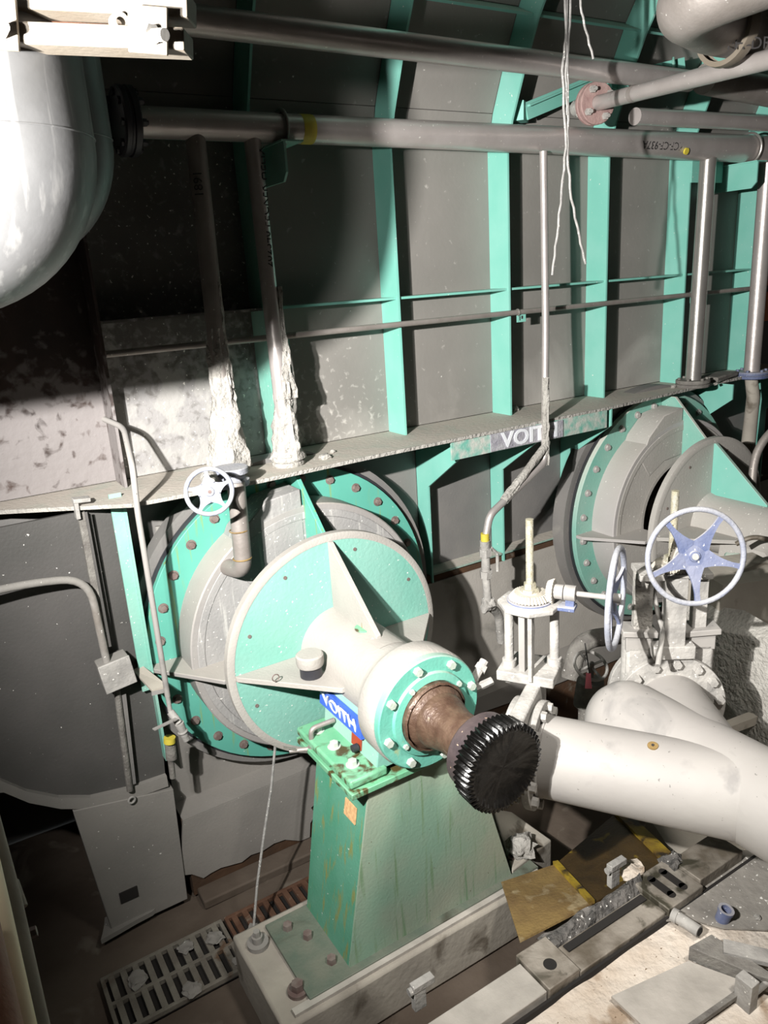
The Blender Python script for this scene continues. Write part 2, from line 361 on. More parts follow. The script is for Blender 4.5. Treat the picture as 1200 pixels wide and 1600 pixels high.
# ================================================================== tank
tank = thing('steel_tank', 'long grey steel tank with turquoise stiffening ribs and a dusty ledge', 'tank', (3.0, 0, -1.0))
RX = [.86, 1.74, 2.61, 3.48, 4.385, 5.25, 6.12]
prof = [(0., .74), (-.05, .93), (-.17, 1.2), (-.30, 1.45), (-.46, 1.68), (-.66, 1.9), (-.95, 2.1)]   # leaning hood
def nrm(i):
    a = prof[max(i - 1, 0)]; b = prof[min(i + 1, len(prof) - 1)]
    d = V((0, b[0] - a[0], b[1] - a[1])).normalized(); return V((0, -d.z, d.y))
XS = [-1.6] + RX + [6.55]
for i in range(len(XS) - 1):
    a, b = XS[i] + .004, XS[i + 1] - .004
    mm = m_rusty if i == 0 else (m_panelw if i == 1 else m_panel)
    MB().box(((a + b) / 2, .006, -.115), (b - a, .012, 1.7)).build('panel', mm, tank)
    for j in range(len(prof) - 1):
        p, q = prof[j], prof[j + 1]
        MB().prism([(a, p[0], p[1] + .004), (b, p[0], p[1] + .004), (b, q[0], q[1]), (a, q[0], q[1])], (0, .012, .006)).build('roof_panel', m_panel, tank)
RD = .19
for x in RX:
    mm = m_tq if x > 1.9 else m_tqd
    if x < 1: mm = m_rusty
    MB().box((x, -RD / 2, -.115), (.014, RD, 1.71)).build('rib', mm, tank, label='stained brown rib' if x < 1 else None)
    vs = []
    for i, p in enumerate(prof):
        c = V((x, p[0], p[1])); n_ = nrm(i)
        if i == 0: n_ = V((0, -1, 0))
        vs.append((c, c + n_ * RD))
    k = MB()
    for i in range(len(vs) - 1):
        k.prism([vs[i][0], vs[i][1], vs[i + 1][1], vs[i + 1][0]], (.014, 0, 0))
    k.build('roof_rib', m_tq if x > 1 else m_tqd, tank)
# horizontal stiffeners
for i in range(len(XS) - 1):
    if i == 0: continue
    a, b = XS[i] + .008, XS[i + 1] - .008
    mm = m_tqd if i == 1 else m_tq
    MB().box(((a + b) / 2, -.085, -.135), (b - a, .17, .014)).build('stiffener', m_panelw if i == 1 else m_tq, tank)
    MB().box(((a + b) / 2, -.1, .742), (b - a, .2, .014)).box(((a + b) / 2, -.196, .722), (b - a, .012, .055)).build('top_flange', mm, tank)
    MB().box(((a + b) / 2, -.36, 1.41), (b - a, .16, .014), Matrix.Rotation(math.radians(28), 3, 'X')).build('roof_stiffener', m_tq, tank)
# ledge
lf = [(-1.6, .0), (-.2, -.06), (.26, -.17), (.52, -.34), (.80, -.53), (1.42, -.56), (2.24, -.52), (4.11, -.485), (5.45, -.37), (6.6, -.34)]
MB().prism([(x, y, -.985) for x, y in lf] + [(6.6, .0, -.985), (-1.6, .02, -.985)], (0, 0, .015)).build('ledge', m_ledge, tank)
k = MB()
k.prism([(.1, .02, -.965), (.3, -.1, -.965), (.8, -.14, -.965), (1.3, -.08, -.965), (1.9, -.1, -.965), (2.55, -.02, -.965)], (0, 0, .014))
f0, f1 = at(705, 690, Y=-.50), at(948, 640, Y=-.50)
MB().box(((f0.x + f1.x) / 2, -.496, -1.045), (f1.x - f0.x, .014, .122)).build('fascia', m_tqs, tank, label='white-crusted turquoise strip under the ledge edge')
k = MB()
for i in range(1, len(lf) - 1):
    a, b = V((*lf[i], -.978)), V((*lf[i + 1], -.978)); k.bar(a + V((0, -.002, 0)), b + V((0, -.002, 0)), .006, .02)
k.build('ledge_edge', m_crust, tank)
sg = at(825, 680, Y=-.51)
sgb = MB().box((sg.x + .0, -.508, -1.045), (.62, .006, .112)).build('sign', m_badge, tank, label='grimy silver foil sign on the ledge strip', jitter=0)
text('VOITH', (sg.x + .02, -.512, -1.047), (1, 0, 0), (0, 0, 1), .135, m_lwhite, 'lettering', sgb, ext=.004, sx=1.2, bold=.003)
# lower bay: gussets, panels, shelf
GX = [2.80, 3.44, 4.13, 5.5, 6.54]
for x in GX:
    MB().prism([(x, 0, -.985), (x, -.49, -.985), (x, -.49, -1.105), (x, -.13, -1.36), (x, -.13, -2.05), (x, 0, -2.05)], (.013, 0, 0)).build('gusset', m_tq, tank)
LX = [-1.6, .78, 1.6, 2.80, 3.44, 4.13, 5.5, 6.6]
for i in range(len(LX) - 1):
    a, b = LX[i] + .004, LX[i + 1] - .004
    MB().box(((a + b) / 2, .006, -1.53), (b - a, .012, 1.08)).build('lower_panel', m_panelb, tank)
    if i >= 3: MB().box(((a + b) / 2, -.066, -1.99), (b - a - .02, .13, .014)).build('shelf', m_ledge, tank)
# left belly with curved bottom, flange, support leg
bel = [(-1.6, -1.7), (-1.2, -2.0), (-.6, -2.22), (-.019, -2.38), (.134, -2.52), (.339, -2.63), (.6, -2.69), (.83, -2.70)]
bpts = [at(0, 1215, Y=-.3), at(40, 1232, Y=-.3), at(90, 1242, Y=-.3), at(140, 1242, Y=-.3), at(200, 1228, Y=-.3), at(258, 1208, Y=-.3)]
pl = [V((-1.6, -.3, -1.6)), V((-.5, -.3, -2.15))] + bpts + [V((.83, -.3, -2.0)), V((.77, -.3, -1.02)), V((-1.6, -.3, -1.02))]
MB().prism(pl, (0, .02, 0)).build('belly_plate', m_belly, tank, label='grey curved belly plate with shade painted into its colour')
k = MB(); q = pl[:8]
for i in range(len(q) - 1):
    a, b = q[i], q[i + 1]
    k.prism([a + V((0, -.03, 0)), b + V((0, -.03, 0)), b + V((0, -.03, -.07)), a + V((0, -.03, -.07))], (0, .3, 0))
k.build('belly_flange', m_coat, tank)
k = MB(); k.box((.80, -.2, -1.75), (.014, .32, 1.5)); k.box((.765, -.345, -1.5), (.06, .012, 1.1)); k.build('side_flange', m_tqd, tank)
lg = [at(112, 1262, Y=-.3), at(268, 1228, Y=-.3), at(285, 1372, Y=-.28), at(170, 1436, Y=-.28)]
lg = [V((p.x, -.335, max(p.z, -3.46))) for p in lg]; lg[2].z = lg[3].z = -3.47
MB().prism(lg, (0, .13, 0)).build('support_leg', m_coat, tank, bevel=.004)
hp = at(198, 1388, Y=-.3)
MB().box((hp.x, -.337, -3.26), (.10, .012, .07)).build('leg_slot', m_pit, tank)
MB().prism([at(165, 1440, Z=-3.46), at(290, 1378, Z=-3.46), at(240, 1430, Z=-3.46), at(160, 1475, Z=-3.46)], (0, 0, .03)).build('leg_grout', m_coat, tank, jitter=.006, sub=2)

# ================================================================== rotor housings
def rotor_housing(cx, cz, label, ms, mf, mr, split):
    t = thing('rotor_housing', label, 'rotor housing', (cx, -.3, cz), 'round rotor housings bolted to the tank wall')
    c = V((cx, 0, cz)); Y = (0, -1, 0)
    MB().lathe([(.60, .125), (.60, .24), (.97, .24), (.97, .125)], c, Y, 80).build('backing_ring', m_panelb, t)
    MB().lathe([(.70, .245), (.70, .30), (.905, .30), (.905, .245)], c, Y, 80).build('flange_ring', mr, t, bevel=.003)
    MB().lathe([(.905, .25), (.925, .25), (.925, .262), (.905, .262)], c, Y, 80).build('gasket', m_blk, t)
    for p in circ(c + V((0, -.30, 0)), Y, .835, 28, .11):
        b = MB().hexa(p, Y, .021, .02); b.lathe([(1e-4, .004), (.028, .004), (.028, 0)], p, Y, 14); b.build('bolt', m_bolt if split else m_shell2, t)
    MB().lathe([(.735, .30), (.735, .50), (.728, .507), (.70, .507)], c, Y, 80).build('shell', ms, t)
    MB().lathe([(.70, .505), (.695, .509), (.66, .509), (.655, .504), (.44, .504), (.425, .507), (.425, .30)], c, Y, 80).build('front_plate', mf, t)
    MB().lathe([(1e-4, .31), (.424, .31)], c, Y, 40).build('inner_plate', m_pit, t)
    MB().lathe([(.445, .52), (.42, .52), (.42, .45)], c, Y, 60).build('opening_rim', mf, t)
    MB().cyl(c + V((0, -.31, 0)), c + V((0, -.74, 0)), .12).build('hub_shaft', m_dull, t)
    # raised facetted hood at the top
    hd = [(-.46, .50), (-.38, .66), (-.22, .80), (-.012, .83), (-.012, .47), (-.2, .45), (-.36, .36)]
    MB().prism([(cx + a, -.30, cz + b) for a, b in hd], (0, -.2065, 0)).build('hood', mf, t, bevel=.006)
    # gussets: top plate and two side shelves
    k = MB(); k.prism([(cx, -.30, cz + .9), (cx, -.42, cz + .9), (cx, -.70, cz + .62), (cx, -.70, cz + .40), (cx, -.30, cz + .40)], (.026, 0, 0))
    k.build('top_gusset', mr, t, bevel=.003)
    for s in (-1, 1):
        k = MB(); z = cz - .05
        k.prism([(cx + s * .90, -.30, z), (cx + s * .90, -.36, z), (cx + s * .64, -.72, z), (cx + s * .43, -.72, z), (cx + s * .43, -.30, z)], (0, 0, .024))
        k.build('side_gusset', ms, t, bevel=.003)
    return t
CX, CZ = 1.71, -1.91
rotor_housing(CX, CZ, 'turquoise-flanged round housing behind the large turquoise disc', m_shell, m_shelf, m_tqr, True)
rotor_housing(4.9, CZ, 'pale grey-white round housing at the right under the ledge', m_shell2, m_shelf2, m_tqd, False)

# ================================================================== bearing units
def bearing_unit(cx, cz, label, mw_, full):
    t = thing('bearing_unit', label, 'bearing unit', (cx, -1.2, cz), 'bearing units in front of the rotor housings')
    c = V((cx, 0, cz)); Y = (0, -1, 0)
    md = m_disc if full else m_shelf2
    MB().lathe([(1e-4, .735), (.625, .735), (.637, .742), (.637, .775), (.632, .782), (.612, .785), (1e-4, .785)], c, Y, 96).build('disc', md, t)
    MB().lathe([(.6385, .738), (.6385, .779), (.622, .7865), (.60, .787)], c, Y, 96).build('disc_rim', mw_, t)
    for a in (.5, 1.3, 2.1, 2.75, 3.5, 4.3, 5.6):
        p = c + V((math.cos(a) * .54, -.785, math.sin(a) * .54)); MB().cyl(p, p + V((0, -.004, 0)), .010).build('plug', m_bolt, t)
    MB().lathe([(.23, .78), (.215, .83), (.212, 1.36), (.235, 1.43), (.27, 1.46), (.283, 1.48), (.285, 1.60), (.278, 1.612), (.10, 1.612)], c, Y, 64).build('barrel', mw_, t)
    g_ = MB(); th = .028
    e = .155
    def gus(ux, uz, name, m):
        n_ = V((-uz, 0, ux)) * th; o = c - n_ / 2; u_ = V((ux, 0, uz))
        MB().prism([o + u_ * .60 + V((0, -.784, 0)), o + u_ * .60 + V((0, -.80, 0)), o + u_ * .225 + V((0, -1.23, 0)), o + u_ * .16 + V((0, -1.23, 0)), o + u_ * .16 + V((0, -.784, 0))], n_).build(name, m, t, bevel=.003)
    gus(0, 1, 'gusset', mw_ if full else m_tq); gus(-1, 0, 'gusset', mw_); gus(1, 0, 'gusset', mw_); gus(0, -1, 'gusset', md)
    f_ = MB().lathe([(.10, 1.612), (.276, 1.612), (.276, 1.642), (.27, 1.648), (.205, 1.648), (.20, 1.664), (.168, 1.67), (.155, 1.655), (.10, 1.64)], c, Y, 64).build('front_flange', m_flange, t)
    for p in circ(c + V((0, -1.648, 0)), Y, .24, 8, .25):
        MB().hexa(p, Y, .021, .024).build('bolt', m_boltd, t)
    for p in circ(c + V((0, -1.662, 0)), Y, .185, 4, .6):
        MB().hexa(p, Y, .014, .016).build('small_bolt', m_boltd, t)
    # shaft, collar and geared coupling
    k = MB(); k.lathe([(.15, 1.64), (.15, 1.70), (.13, 1.72), (.125, 1.76), (.118, 1.77), (.104, 1.84), (.104, 2.02)], c, Y, 40); k.build('shaft', m_shaft, t)
    MB().lathe([(.163, 1.65), (.168, 1.69), (.158, 1.70), (.15, 1.66)], c, Y, 40).build('seal_rim', m_shaft, t, jitter=.006, jscale=30)
    MB().lathe([(.105, 1.98), (.155, 1.985), (.168, 2.0), (.17, 2.08), (.16, 2.09), (.1, 2.09)], c, Y, 48).build('collar', m_collar, t)
    k = MB(); n = 52; vs = []; rows = [(.155, 2.07, 0), (.178, 2.075, 1), (.181, 2.165, 1), (.168, 2.175, 0), (.15, 2.16, 0), (.05, 2.155, 0), (.001, 2.155, 0)]
    fs = []
    for r, h, tooth in rows:
        for i in range(n * 4):
            a = 2 * PI * i / (n * 4); rr = r + (.014 if (i % 4) in (1, 2) and tooth else 0)
            rr += .003 * noise.noise(V((a * 9, h * 20, 0))); vs.append(c + V((math.cos(a) * rr, -h - .004 * noise.noise(V((math.cos(a) * r * 30, math.sin(a) * r * 30, h))), math.sin(a) * rr)))
    N_ = n * 4
    for j in range(len(rows) - 1):
        for i in range(N_): fs.append((j * N_ + i, j * N_ + (i + 1) % N_, (j + 1) * N_ + (i + 1) % N_, (j + 1) * N_ + i))
    k.add(vs, fs).build('gear_coupling', m_black, t, label='black greasy toothed coupling', sharp=1.2)
    # saddle and feet
    k = MB(); k.prism([(cx - .205, -1.02, cz - .02), (cx + .205, -1.02, cz - .02), (cx + .24, -1.02, cz - .27), (cx - .24, -1.02, cz - .27)], (0, -.52, 0)); k.build('saddle', m_tqd if full else mw_, t, bevel=.006)
    for s in (-1, 1):
        k = MB(); k.box((cx + s * .29, -1.28, cz - .275), (.20, .56, .045)); ft = k.build('foot', m_foot if full else mw_, t, bevel=.012)
        k = MB()
        for yy in (-1.10, -1.27, -1.45):
            p = (cx + s * .315, yy, cz - .2535); MB().hexa(p, (0, 0, 1), .024, .026).lathe([(1e-4, .004), (.033, .004), (.033, 0)], p, (0, 0, 1), 18).build('foot_bolt', m_boltd if full else m_valve, ft)
    if full:
        bd = MB().box((cx - .232, -1.215, cz - .118), (.02, .42, .09), Matrix.Rotation(.12, 3, 'Y')).build('badge', m_lblue, t, label='blue badge with white letters')
        text('VOITH', (cx - .246, -1.215, cz - .116), (0, -1, 0), (-.12, 0, 1), .10, m_lwhite, 'lettering', bd, ext=.004, sx=1.12, bold=0)
        MB().box((cx - .237, -1.36, cz - .205), (.008, .085, .06), Matrix.Rotation(.12, 3, 'Y')).build('red_sticker', m_red, t)
        p = V((cx - .25, -1.39, cz - .215)); MB().cyl(p, p + V((-.03, 0, 0)), .018).build('drain_plug', m_blk, t)
        # breather with white lid
        p = V((cx - .285, -1.02, cz + .015)); k = MB(); k.cyl(p, p + V((0, 0, .10)), .056); k.build('breather', m_blk, t)
        MB().lathe([(.066, .06), (.07, .075), (.07, .115), (.062, .122), (1e-4, .122)], p, (0, 0, 1), 32).build('breather_lid', m_white, t)
        # grey nameplate patch and grease fitting on the top
        k = MB(); vs = []; n_ = 8
        for j in range(2):
            for i in range(n_ + 1):
                a = math.radians(66 + 38 * i / n_); vs.append(c + V((math.cos(a) * .2145, (-1.17, -1.32)[j], math.sin(a) * .2145)))
        k.add(vs, [(i, i + 1, n_ + 2 + i, n_ + 1 + i) for i in range(n_)]).build('nameplate', m_shell, t)
        p = c + V((0, -1.09, .212)); MB().cyl(p, p + V((0, 0, .008)), .05).build('grease_boss', m_foot, t)
        MB().hexa(p + V((0, 0, .008)), (0, 0, 1), .016, .03).build('grease_fitting', m_yelb, t)
        p = V((cx - .46, -.98, cz + .014)); MB().torus(p + V((0, 0, .03)), (0, 1, 0), .018, .003, 16, 6).build('lifting_ring', m_bolt, t)
        # drain tube with elbow
        q = [V((cx - .24, -1.14, cz - .20)), V((cx - .37, -1.14, cz - .20)), V((cx - .375, -1.14, cz - .31))]
        MB().tube(bend(q, .03), .013).build('drain_tube', m_dull, t)
        p = q[2]; k = MB(); k.cyl(p + V((0, 0, .02)), p + V((0, 0, -.03)), .019); k.cyl(p, p + V((-.10, .05, .0)), .012); k.bar(p + V((-.06, .03, .0)), p + V((-.14, .03, .05)), .012, .008); k.build('drain_valve', m_dull, t)
    return t
bearing_unit(CX, CZ, 'turquoise and dust-white bearing unit with large disc and bare shaft, in the middle', m_white, True)
bearing_unit(4.9, CZ, 'flaking dust-coated bearing unit behind the right-hand spoked handwheel', m_shelf2, False)
# steam nipple beside the front flange
t = thing('grease_nipple_hose', 'short white-dusted hose fitting beside the front flange of the bearing unit', 'fitting', (CX + .31, -1.62, CZ + .06))
p = V((CX + .285, -1.60, CZ + .04)); MB().cyl(p, p + V((.09, .02, .07)), .022, seg=10).build('nipple', m_valve, t)
MB().hexa(p + V((.05, .01, .035)), (.09, .02, .07), .032, .03).build('nut', m_valve, t)
MB().hexa(p + V((.0, -.02, -.03)), (.1, -.03, .03), .02, .09).build('clamp_bolt', m_valve, t)

# ================================================================== pedestals and plinth
def pedestal(cx, label, mF, mL, full):
    t = thing('pedestal', label, 'pedestal', (cx, -1.33, -3.2), 'steel pedestals under the bearing units')
    zb, zt = -3.185, -2.243
    a = [V((cx - .475, -1.55, zb)), V((cx + .55, -1.55, zb)), V((cx + .29, -1.55, zt)), V((cx - .29, -1.55, zt))]
    b = [V((p.x, -1.10 if p.z < -3 else -1.05, p.z)) for p in a]
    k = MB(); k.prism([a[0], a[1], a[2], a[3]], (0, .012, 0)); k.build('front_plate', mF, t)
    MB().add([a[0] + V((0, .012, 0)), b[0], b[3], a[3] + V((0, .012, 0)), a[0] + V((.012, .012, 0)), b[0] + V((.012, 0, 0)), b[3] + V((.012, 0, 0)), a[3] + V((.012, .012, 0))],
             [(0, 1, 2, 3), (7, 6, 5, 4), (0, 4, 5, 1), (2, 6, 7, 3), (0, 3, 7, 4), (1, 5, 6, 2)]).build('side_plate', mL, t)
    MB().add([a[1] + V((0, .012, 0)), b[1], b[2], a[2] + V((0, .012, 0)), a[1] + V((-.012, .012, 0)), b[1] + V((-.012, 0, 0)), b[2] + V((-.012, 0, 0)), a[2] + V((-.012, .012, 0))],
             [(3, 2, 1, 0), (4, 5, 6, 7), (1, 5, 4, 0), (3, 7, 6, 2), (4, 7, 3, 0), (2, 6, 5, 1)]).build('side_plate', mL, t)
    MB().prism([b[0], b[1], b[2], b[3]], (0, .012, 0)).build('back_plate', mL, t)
    MB().box((cx, -1.30, -2.226), (.80, .57, .03)).build('top_plate', m_foot if full else mF, t, bevel=.004)
    bp = MB().box((cx + .0, -1.33, -3.192), (1.42, .52, .02)).build('base_plate', m_basep, t, bevel=.003)
    for (x, y) in ((-.62, -1.16), (-.56, -1.27), (-.53, -1.47), (.62, -1.16), (.62, -1.47)):
        p = (cx + x, y, -3.182); MB().hexa(p, (0, 0, 1), .026, .03).build('anchor_bolt', m_bolt, bp)
    if full:
        s_ = at(540, 1268, X=cx - .42); n_ = V((-.965, 0, .26)).normalized()
        # label plate fixed on the sloping side
        zc = -2.43; xs = cx - .29 - (.475 - .29) * (zt - zc) / (zt - zb)
        MB().box((xs - .006, -1.42, zc), (.006, .105, .085), Matrix.Rotation(.19, 3, 'Y')).build('orange_plate', m_org, t)
    return t
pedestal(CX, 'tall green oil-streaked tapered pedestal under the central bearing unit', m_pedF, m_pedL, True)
pd2 = thing('support_block', 'crusted pale support block at the right edge, behind the handwheel', 'support', (4.6, -1.4, -3.2))
b0 = [dep(1105, 925, 4.5), dep(1230, 900, 4.5), dep(1290, 1150, 4.15), dep(1170, 1145, 4.15), dep(1122, 1060, 4.4)]
k = MB(); k.prism([dep(1118, 985, 4.4), dep(1260, 1010, 3.95), dep(1270, 1250, 3.9), dep(1165, 1130, 4.35), dep(1122, 1060, 4.4)], (.15, .45, 0)); k.build('block', m_crust, pd2, label='pink-white crusted face')
k = MB(); k.prism([dep(1130, 915, 4.5), dep(1250, 900, 4.5), dep(1250, 1010, 4.5), dep(1120, 985, 4.5)], (.15, .4, 0)); k.build('top_block', m_plinth, pd2)
pl_ = thing('plinth', 'concrete plinth under the green pedestal', 'plinth', (1.62, -1.35, -3.5))
k = MB(); k.box((1.64, -1.325, -3.36), (1.60, .64, .30)); k.build('concrete_block', m_plinth, pl_, bevel=.015, sub=4, jitter=.006)
MB().box((1.66, -1.60, -3.207), (1.50, .04, .03)).build('edge_rail', m_railw, pl_, jitter=.003)
p = V((.93, -1.14, -3.21)); MB().cyl(p, p + V((0, 0, .025)), .055).cyl(p, p + V((0, 0, .06)), .028).hexa(p + V((0, 0, .06)), (0, 0, 1), .02, .03).build('anchor_bolt', m_conc, pl_)
p = V((.98, -1.50, -3.21)); MB().cyl(p, p + V((0, 0, .02)), .05).hexa(p + V((0, 0, .02)), (0, 0, 1), .032, .035).build('anchor_bolt', m_bolt, pl_)
k = MB(); k.v = []; k = blob((1.92, -1.66, -3.2), .02, 3, .8)
cr = blob(at(815, 1322, Z=-3.12), .075, 5, .8, 3)
ks = MB().prism([at(770, 1262, Z=-3.16), at(800, 1268, Z=-3.16), at(862, 1312, Z=-3.16), at(800, 1360, Z=-3.16)], (0, 0, -.33))
tag(ks.build('concrete_step', m_plinth, bevel=.01), 'dark concrete step beside the right foot of the green pedestal', 'step')
tag(cr.build('plaster_lump', m_crust, jitter=.02, jscale=25), 'white plaster lump beside the right foot of the green pedestal', 'debris')
tag(MB().bar(at(805, 1325, Z=-3.15), at(770, 1440, Z=-3.3) , .3, .25).build('concrete_step', m_conc), 'grey concrete step hidden behind the pedestal foot', 'step') if False else None

# ================================================================== floor gratings
def grating(x0, x1, y0, y1, label, m, n):
    t = thing('floor_grating', label, 'grating', ((x0 + x1) / 2, (y0 + y1) / 2, FZ), 'slotted drain gratings')
    z = FZ + .02; ym = (y0 + y1) / 2; fw = .022
    fr = MB()
    for y in (y0 + fw / 2, ym, y1 - fw / 2): fr.box(((x0 + x1) / 2, y, z), (x1 - x0, fw, .03))
    for x in (x0 + fw / 2, x1 - fw / 2): fr.box((x, ym, z), (fw, y1 - y0 - .002, .028))
    fr.build('frame', m, t, bevel=.003)
    st = (x1 - x0 - 2 * fw) / n
    src = None
    for r in range(2):
        ya, yb = ((y0 + fw, ym - fw / 2), (ym + fw / 2, y1 - fw))[r]
        for i in range(n):
            x = x0 + fw + st * (i + .5)
            MB().box((x, (ya + yb) / 2, z), (st * .5, yb - ya, .024)).build('bar', m, t)
    MB().box(((x0 + x1) / 2, ym, FZ + .002), (x1 - x0, y1 - y0, .004)).build('drain_pit', m_pit, t)
    return t
grating(.22, .90, -.99, -.60, 'pale dust-coated slotted grating at the lower left', m_grate, 10)
grating(.915, 1.60, -.99, -.60, 'rusty brown slotted grating behind the green pedestal', m_grater, 10)
for i, (px, py, r) in enumerate([(215, 1530, .05), (335, 1465, .045), (290, 1480, .04), (375, 1500, .035), (300, 1545, .045), (395, 1450, .03), (410, 1470, .03)]):
    p = at(px, py, Z=FZ + .045); bl = blob(p, r, i + 2, .22, 3)
    tag(bl.build('dried_sludge', m_coat, jitter=.01, jscale=30), ['flat pale sludge patch on the grating corner', 'sludge flake on the middle of the gratings', 'sludge flake on the far side of the pale grating', 'small sludge lump beside the plinth corner', 'sludge smear across the near row of slots', 'tiny sludge lump by the foot of the wire', 'sludge lump behind the plinth anchor bolt'][i], 'debris', 'sludge on the gratings')

# ================================================================== motor platform
PZ = -2.8
pf = thing('motor_platform', 'beige concrete motor foundation in the lower right corner', 'platform', (2.3, -3.0, FZ))
pts = []
g = MB(); nx, ny = 60, 40; x0, x1, y0, y1 = .75, 4.0, -4.1, -2.40
for j in range(ny + 1):
    for i in range(nx + 1):
        x = x0 + (x1 - x0) * i / nx; y = y0 + (y1 - y0) * j / ny; e = min(i, nx - i, j, ny - j)
        h = .014 * noise.noise(V((x * 6, y * 6, 1))) + .008 * noise.noise(V((x * 19, y * 19, 1)))
        g.v.append((x, y, PZ + (h if e else -.01)))
for j in range(ny):
    for i in range(nx): a = j * (nx + 1) + i; g.f.append((a, a + 1, a + nx + 2, a + nx + 1))
g.build('top_surface', m_plat, pf)
MB().box(((x0 + x1) / 2, (y0 + y1) / 2, (PZ + FZ) / 2 - .01), (x1 - x0, y1 - y0, PZ - FZ - .01)).build('concrete_block', m_conc, pf)
gp = [at(*p, Z=PZ + .015) for p in [(985, 1410), (1050, 1370), (1120, 1330), (1199, 1330), (1240, 1430), (1199, 1455), (1130, 1452), (1085, 1440), (1030, 1440)]]
MB().prism(gp, (0, 0, .008)).build('grey_patch', m_platg, pf, label='bare grey patch of the top')
# sole plate along the far edge
rl = thing('sole_plate', 'long dirty machined sole plate along the edge of the motor foundation', 'sole plate', (2.1, -2.34, PZ))
def railpt(px, py, z=PZ + .02): return at(px, py, Z=z)
yA, yB = -2.46, -2.28
sx0 = 1.10
for (xa, xb, m_, h, ya, yb) in ((1.05, 1.66, m_railw, .03, -2.46, -2.30), (1.66, 1.83, m_rail, .045, -2.47, -2.27), (1.83, 2.36, m_rail, .025, -2.47, -2.33), (2.36, 2.60, m_rail, .045, -2.48, -2.27), (2.60, 2.92, m_rail, .06, -2.46, -2.30)):
    MB().box(((xa + xb) / 2, (ya + yb) / 2, PZ + h / 2 + .01), (xb - xa - .003, yb - ya, h + .02)).build('plate', m_, rl, bevel=.004)
MB().box((2.1, -2.478, PZ + .012), (2.1, .012, .03)).build('joint', m_pit, rl)
MB().cyl((1.745, -2.385, PZ + .056), (1.745, -2.385, PZ + .066), .028).build('bolt_hole', m_pit, rl)
sl = MB()
for s, x in ((0, 2.44), (1, 2.52)):
    sl.box((x, -2.375, PZ + .066), (.038, .11, .006)); sl.cyl((x, -2.43, PZ + .063), (x, -2.43, PZ + .069), .019); sl.cyl((x, -2.32, PZ + .063), (x, -2.32, PZ + .069), .019)
sl.build('slot', m_pit, rl)
g = MB(); n = 60; vs = []; fs = []
for i in range(n + 1):
    x = 1.80 + (2.40 - 1.80) * i / n
    for j in range(7):
        y = -2.335 + .095 * j / 6; h = .035 * max(0, 1 - abs(j - 3) / 3.2) * (1 + 1.3 * noise.noise(V((x * 16, y * 30, 3)))) + (0 if 0 < j < 6 else -.02)
        vs.append((x, y + .02 * noise.noise(V((x * 9, j, 7))), PZ + .035 + h))
for i in range(n):
    for j in range(6): a = i * 7 + j; fs.append((a, a + 7, a + 8, a + 1))
g.add(vs, fs).build('grout_ridge', m_muck, rl)
MB().box((2.1, -2.36, PZ + .052), (.48, .035, .006)).build('groove', m_pit, rl)
blob(at(990, 1362, Z=PZ + .05), .06, 9, .5, 3).build('grout_lump', m_plat, rl, jitter=.02, jscale=25)
blob(at(1055, 1352, Z=PZ + .05), .055, 12, .6, 3).build('black_lump', m_muck, rl, jitter=.03, jscale=22)
for i, (px, py, lab) in enumerate([(655, 1570, 'steel jacking block with bolt at the near end of the sole plate'), (958, 1380, 'steel jacking block with bolt behind the middle of the sole plate')]):
    p = at(px, py, Z=PZ + .03)
    t = thing('jacking_block', lab, 'block', p, 'jacking blocks along the foundation')
    MB().box(p + V((0, 0, .05)), (.055, .03, .12)).box(p + V((.02, 0, .10)), (.10, .035, .03)).build('block', m_valve, t, bevel=.003)
    MB().cyl(p + V((-.045, -.0, .09)), p + V((-.02, 0, .09)), .016).build('bolt', m_valve, t)
p = at(1165, 1560, Z=PZ + .03)
t = thing('jacking_block', 'steel jacking block with screw in the lower right corner', 'block', p, 'jacking blocks along the foundation')
MB().box(p + V((0, 0, .03)), (.05, .07, .14)).build('block', m_valve, t, bevel=.003)
MB().cyl(p + V((.02, -.02, .03)), p + V((.13, -.02, .03)), .012).hexa(p + V((.10, -.02, .03)), (1, 0, 0), .022, .03).build('screw', m_valve, t)
q = [at(*a, Z=PZ + .03) for a in [(1060, 1520), (1135, 1470), (1199, 1500), (1199, 1540), (1130, 1600)]]
cp = thing('corner_plate', 'pale steel plate set in the foundation at the lower right', 'plate', q[0])
MB().prism([at(955, 1560, Z=PZ + .02), at(1075, 1505, Z=PZ + .02), at(1165, 1538, Z=PZ + .02), at(1040, 1640, Z=PZ + .02)], (0, 0, .012)).build('plate', m_railw, cp)
MB().prism([at(1075, 1500, Z=PZ + .02), at(1110, 1480, Z=PZ + .02), at(1230, 1560, Z=PZ + .02), at(1180, 1545, Z=PZ + .02)], (0, 0, .07)).build('edge_bar', m_valved, cp, bevel=.003)
MB().bar(at(1130, 1480, Z=PZ + .09), at(1215, 1500, Z=PZ + .09), .07, .02).build('wedge', m_valve, cp)
MB().bar(at(1030, 1640, Z=PZ + .03), at(1185, 1530, Z=PZ + .03), .02, .02).build('joint_bar', m_valved, cp)
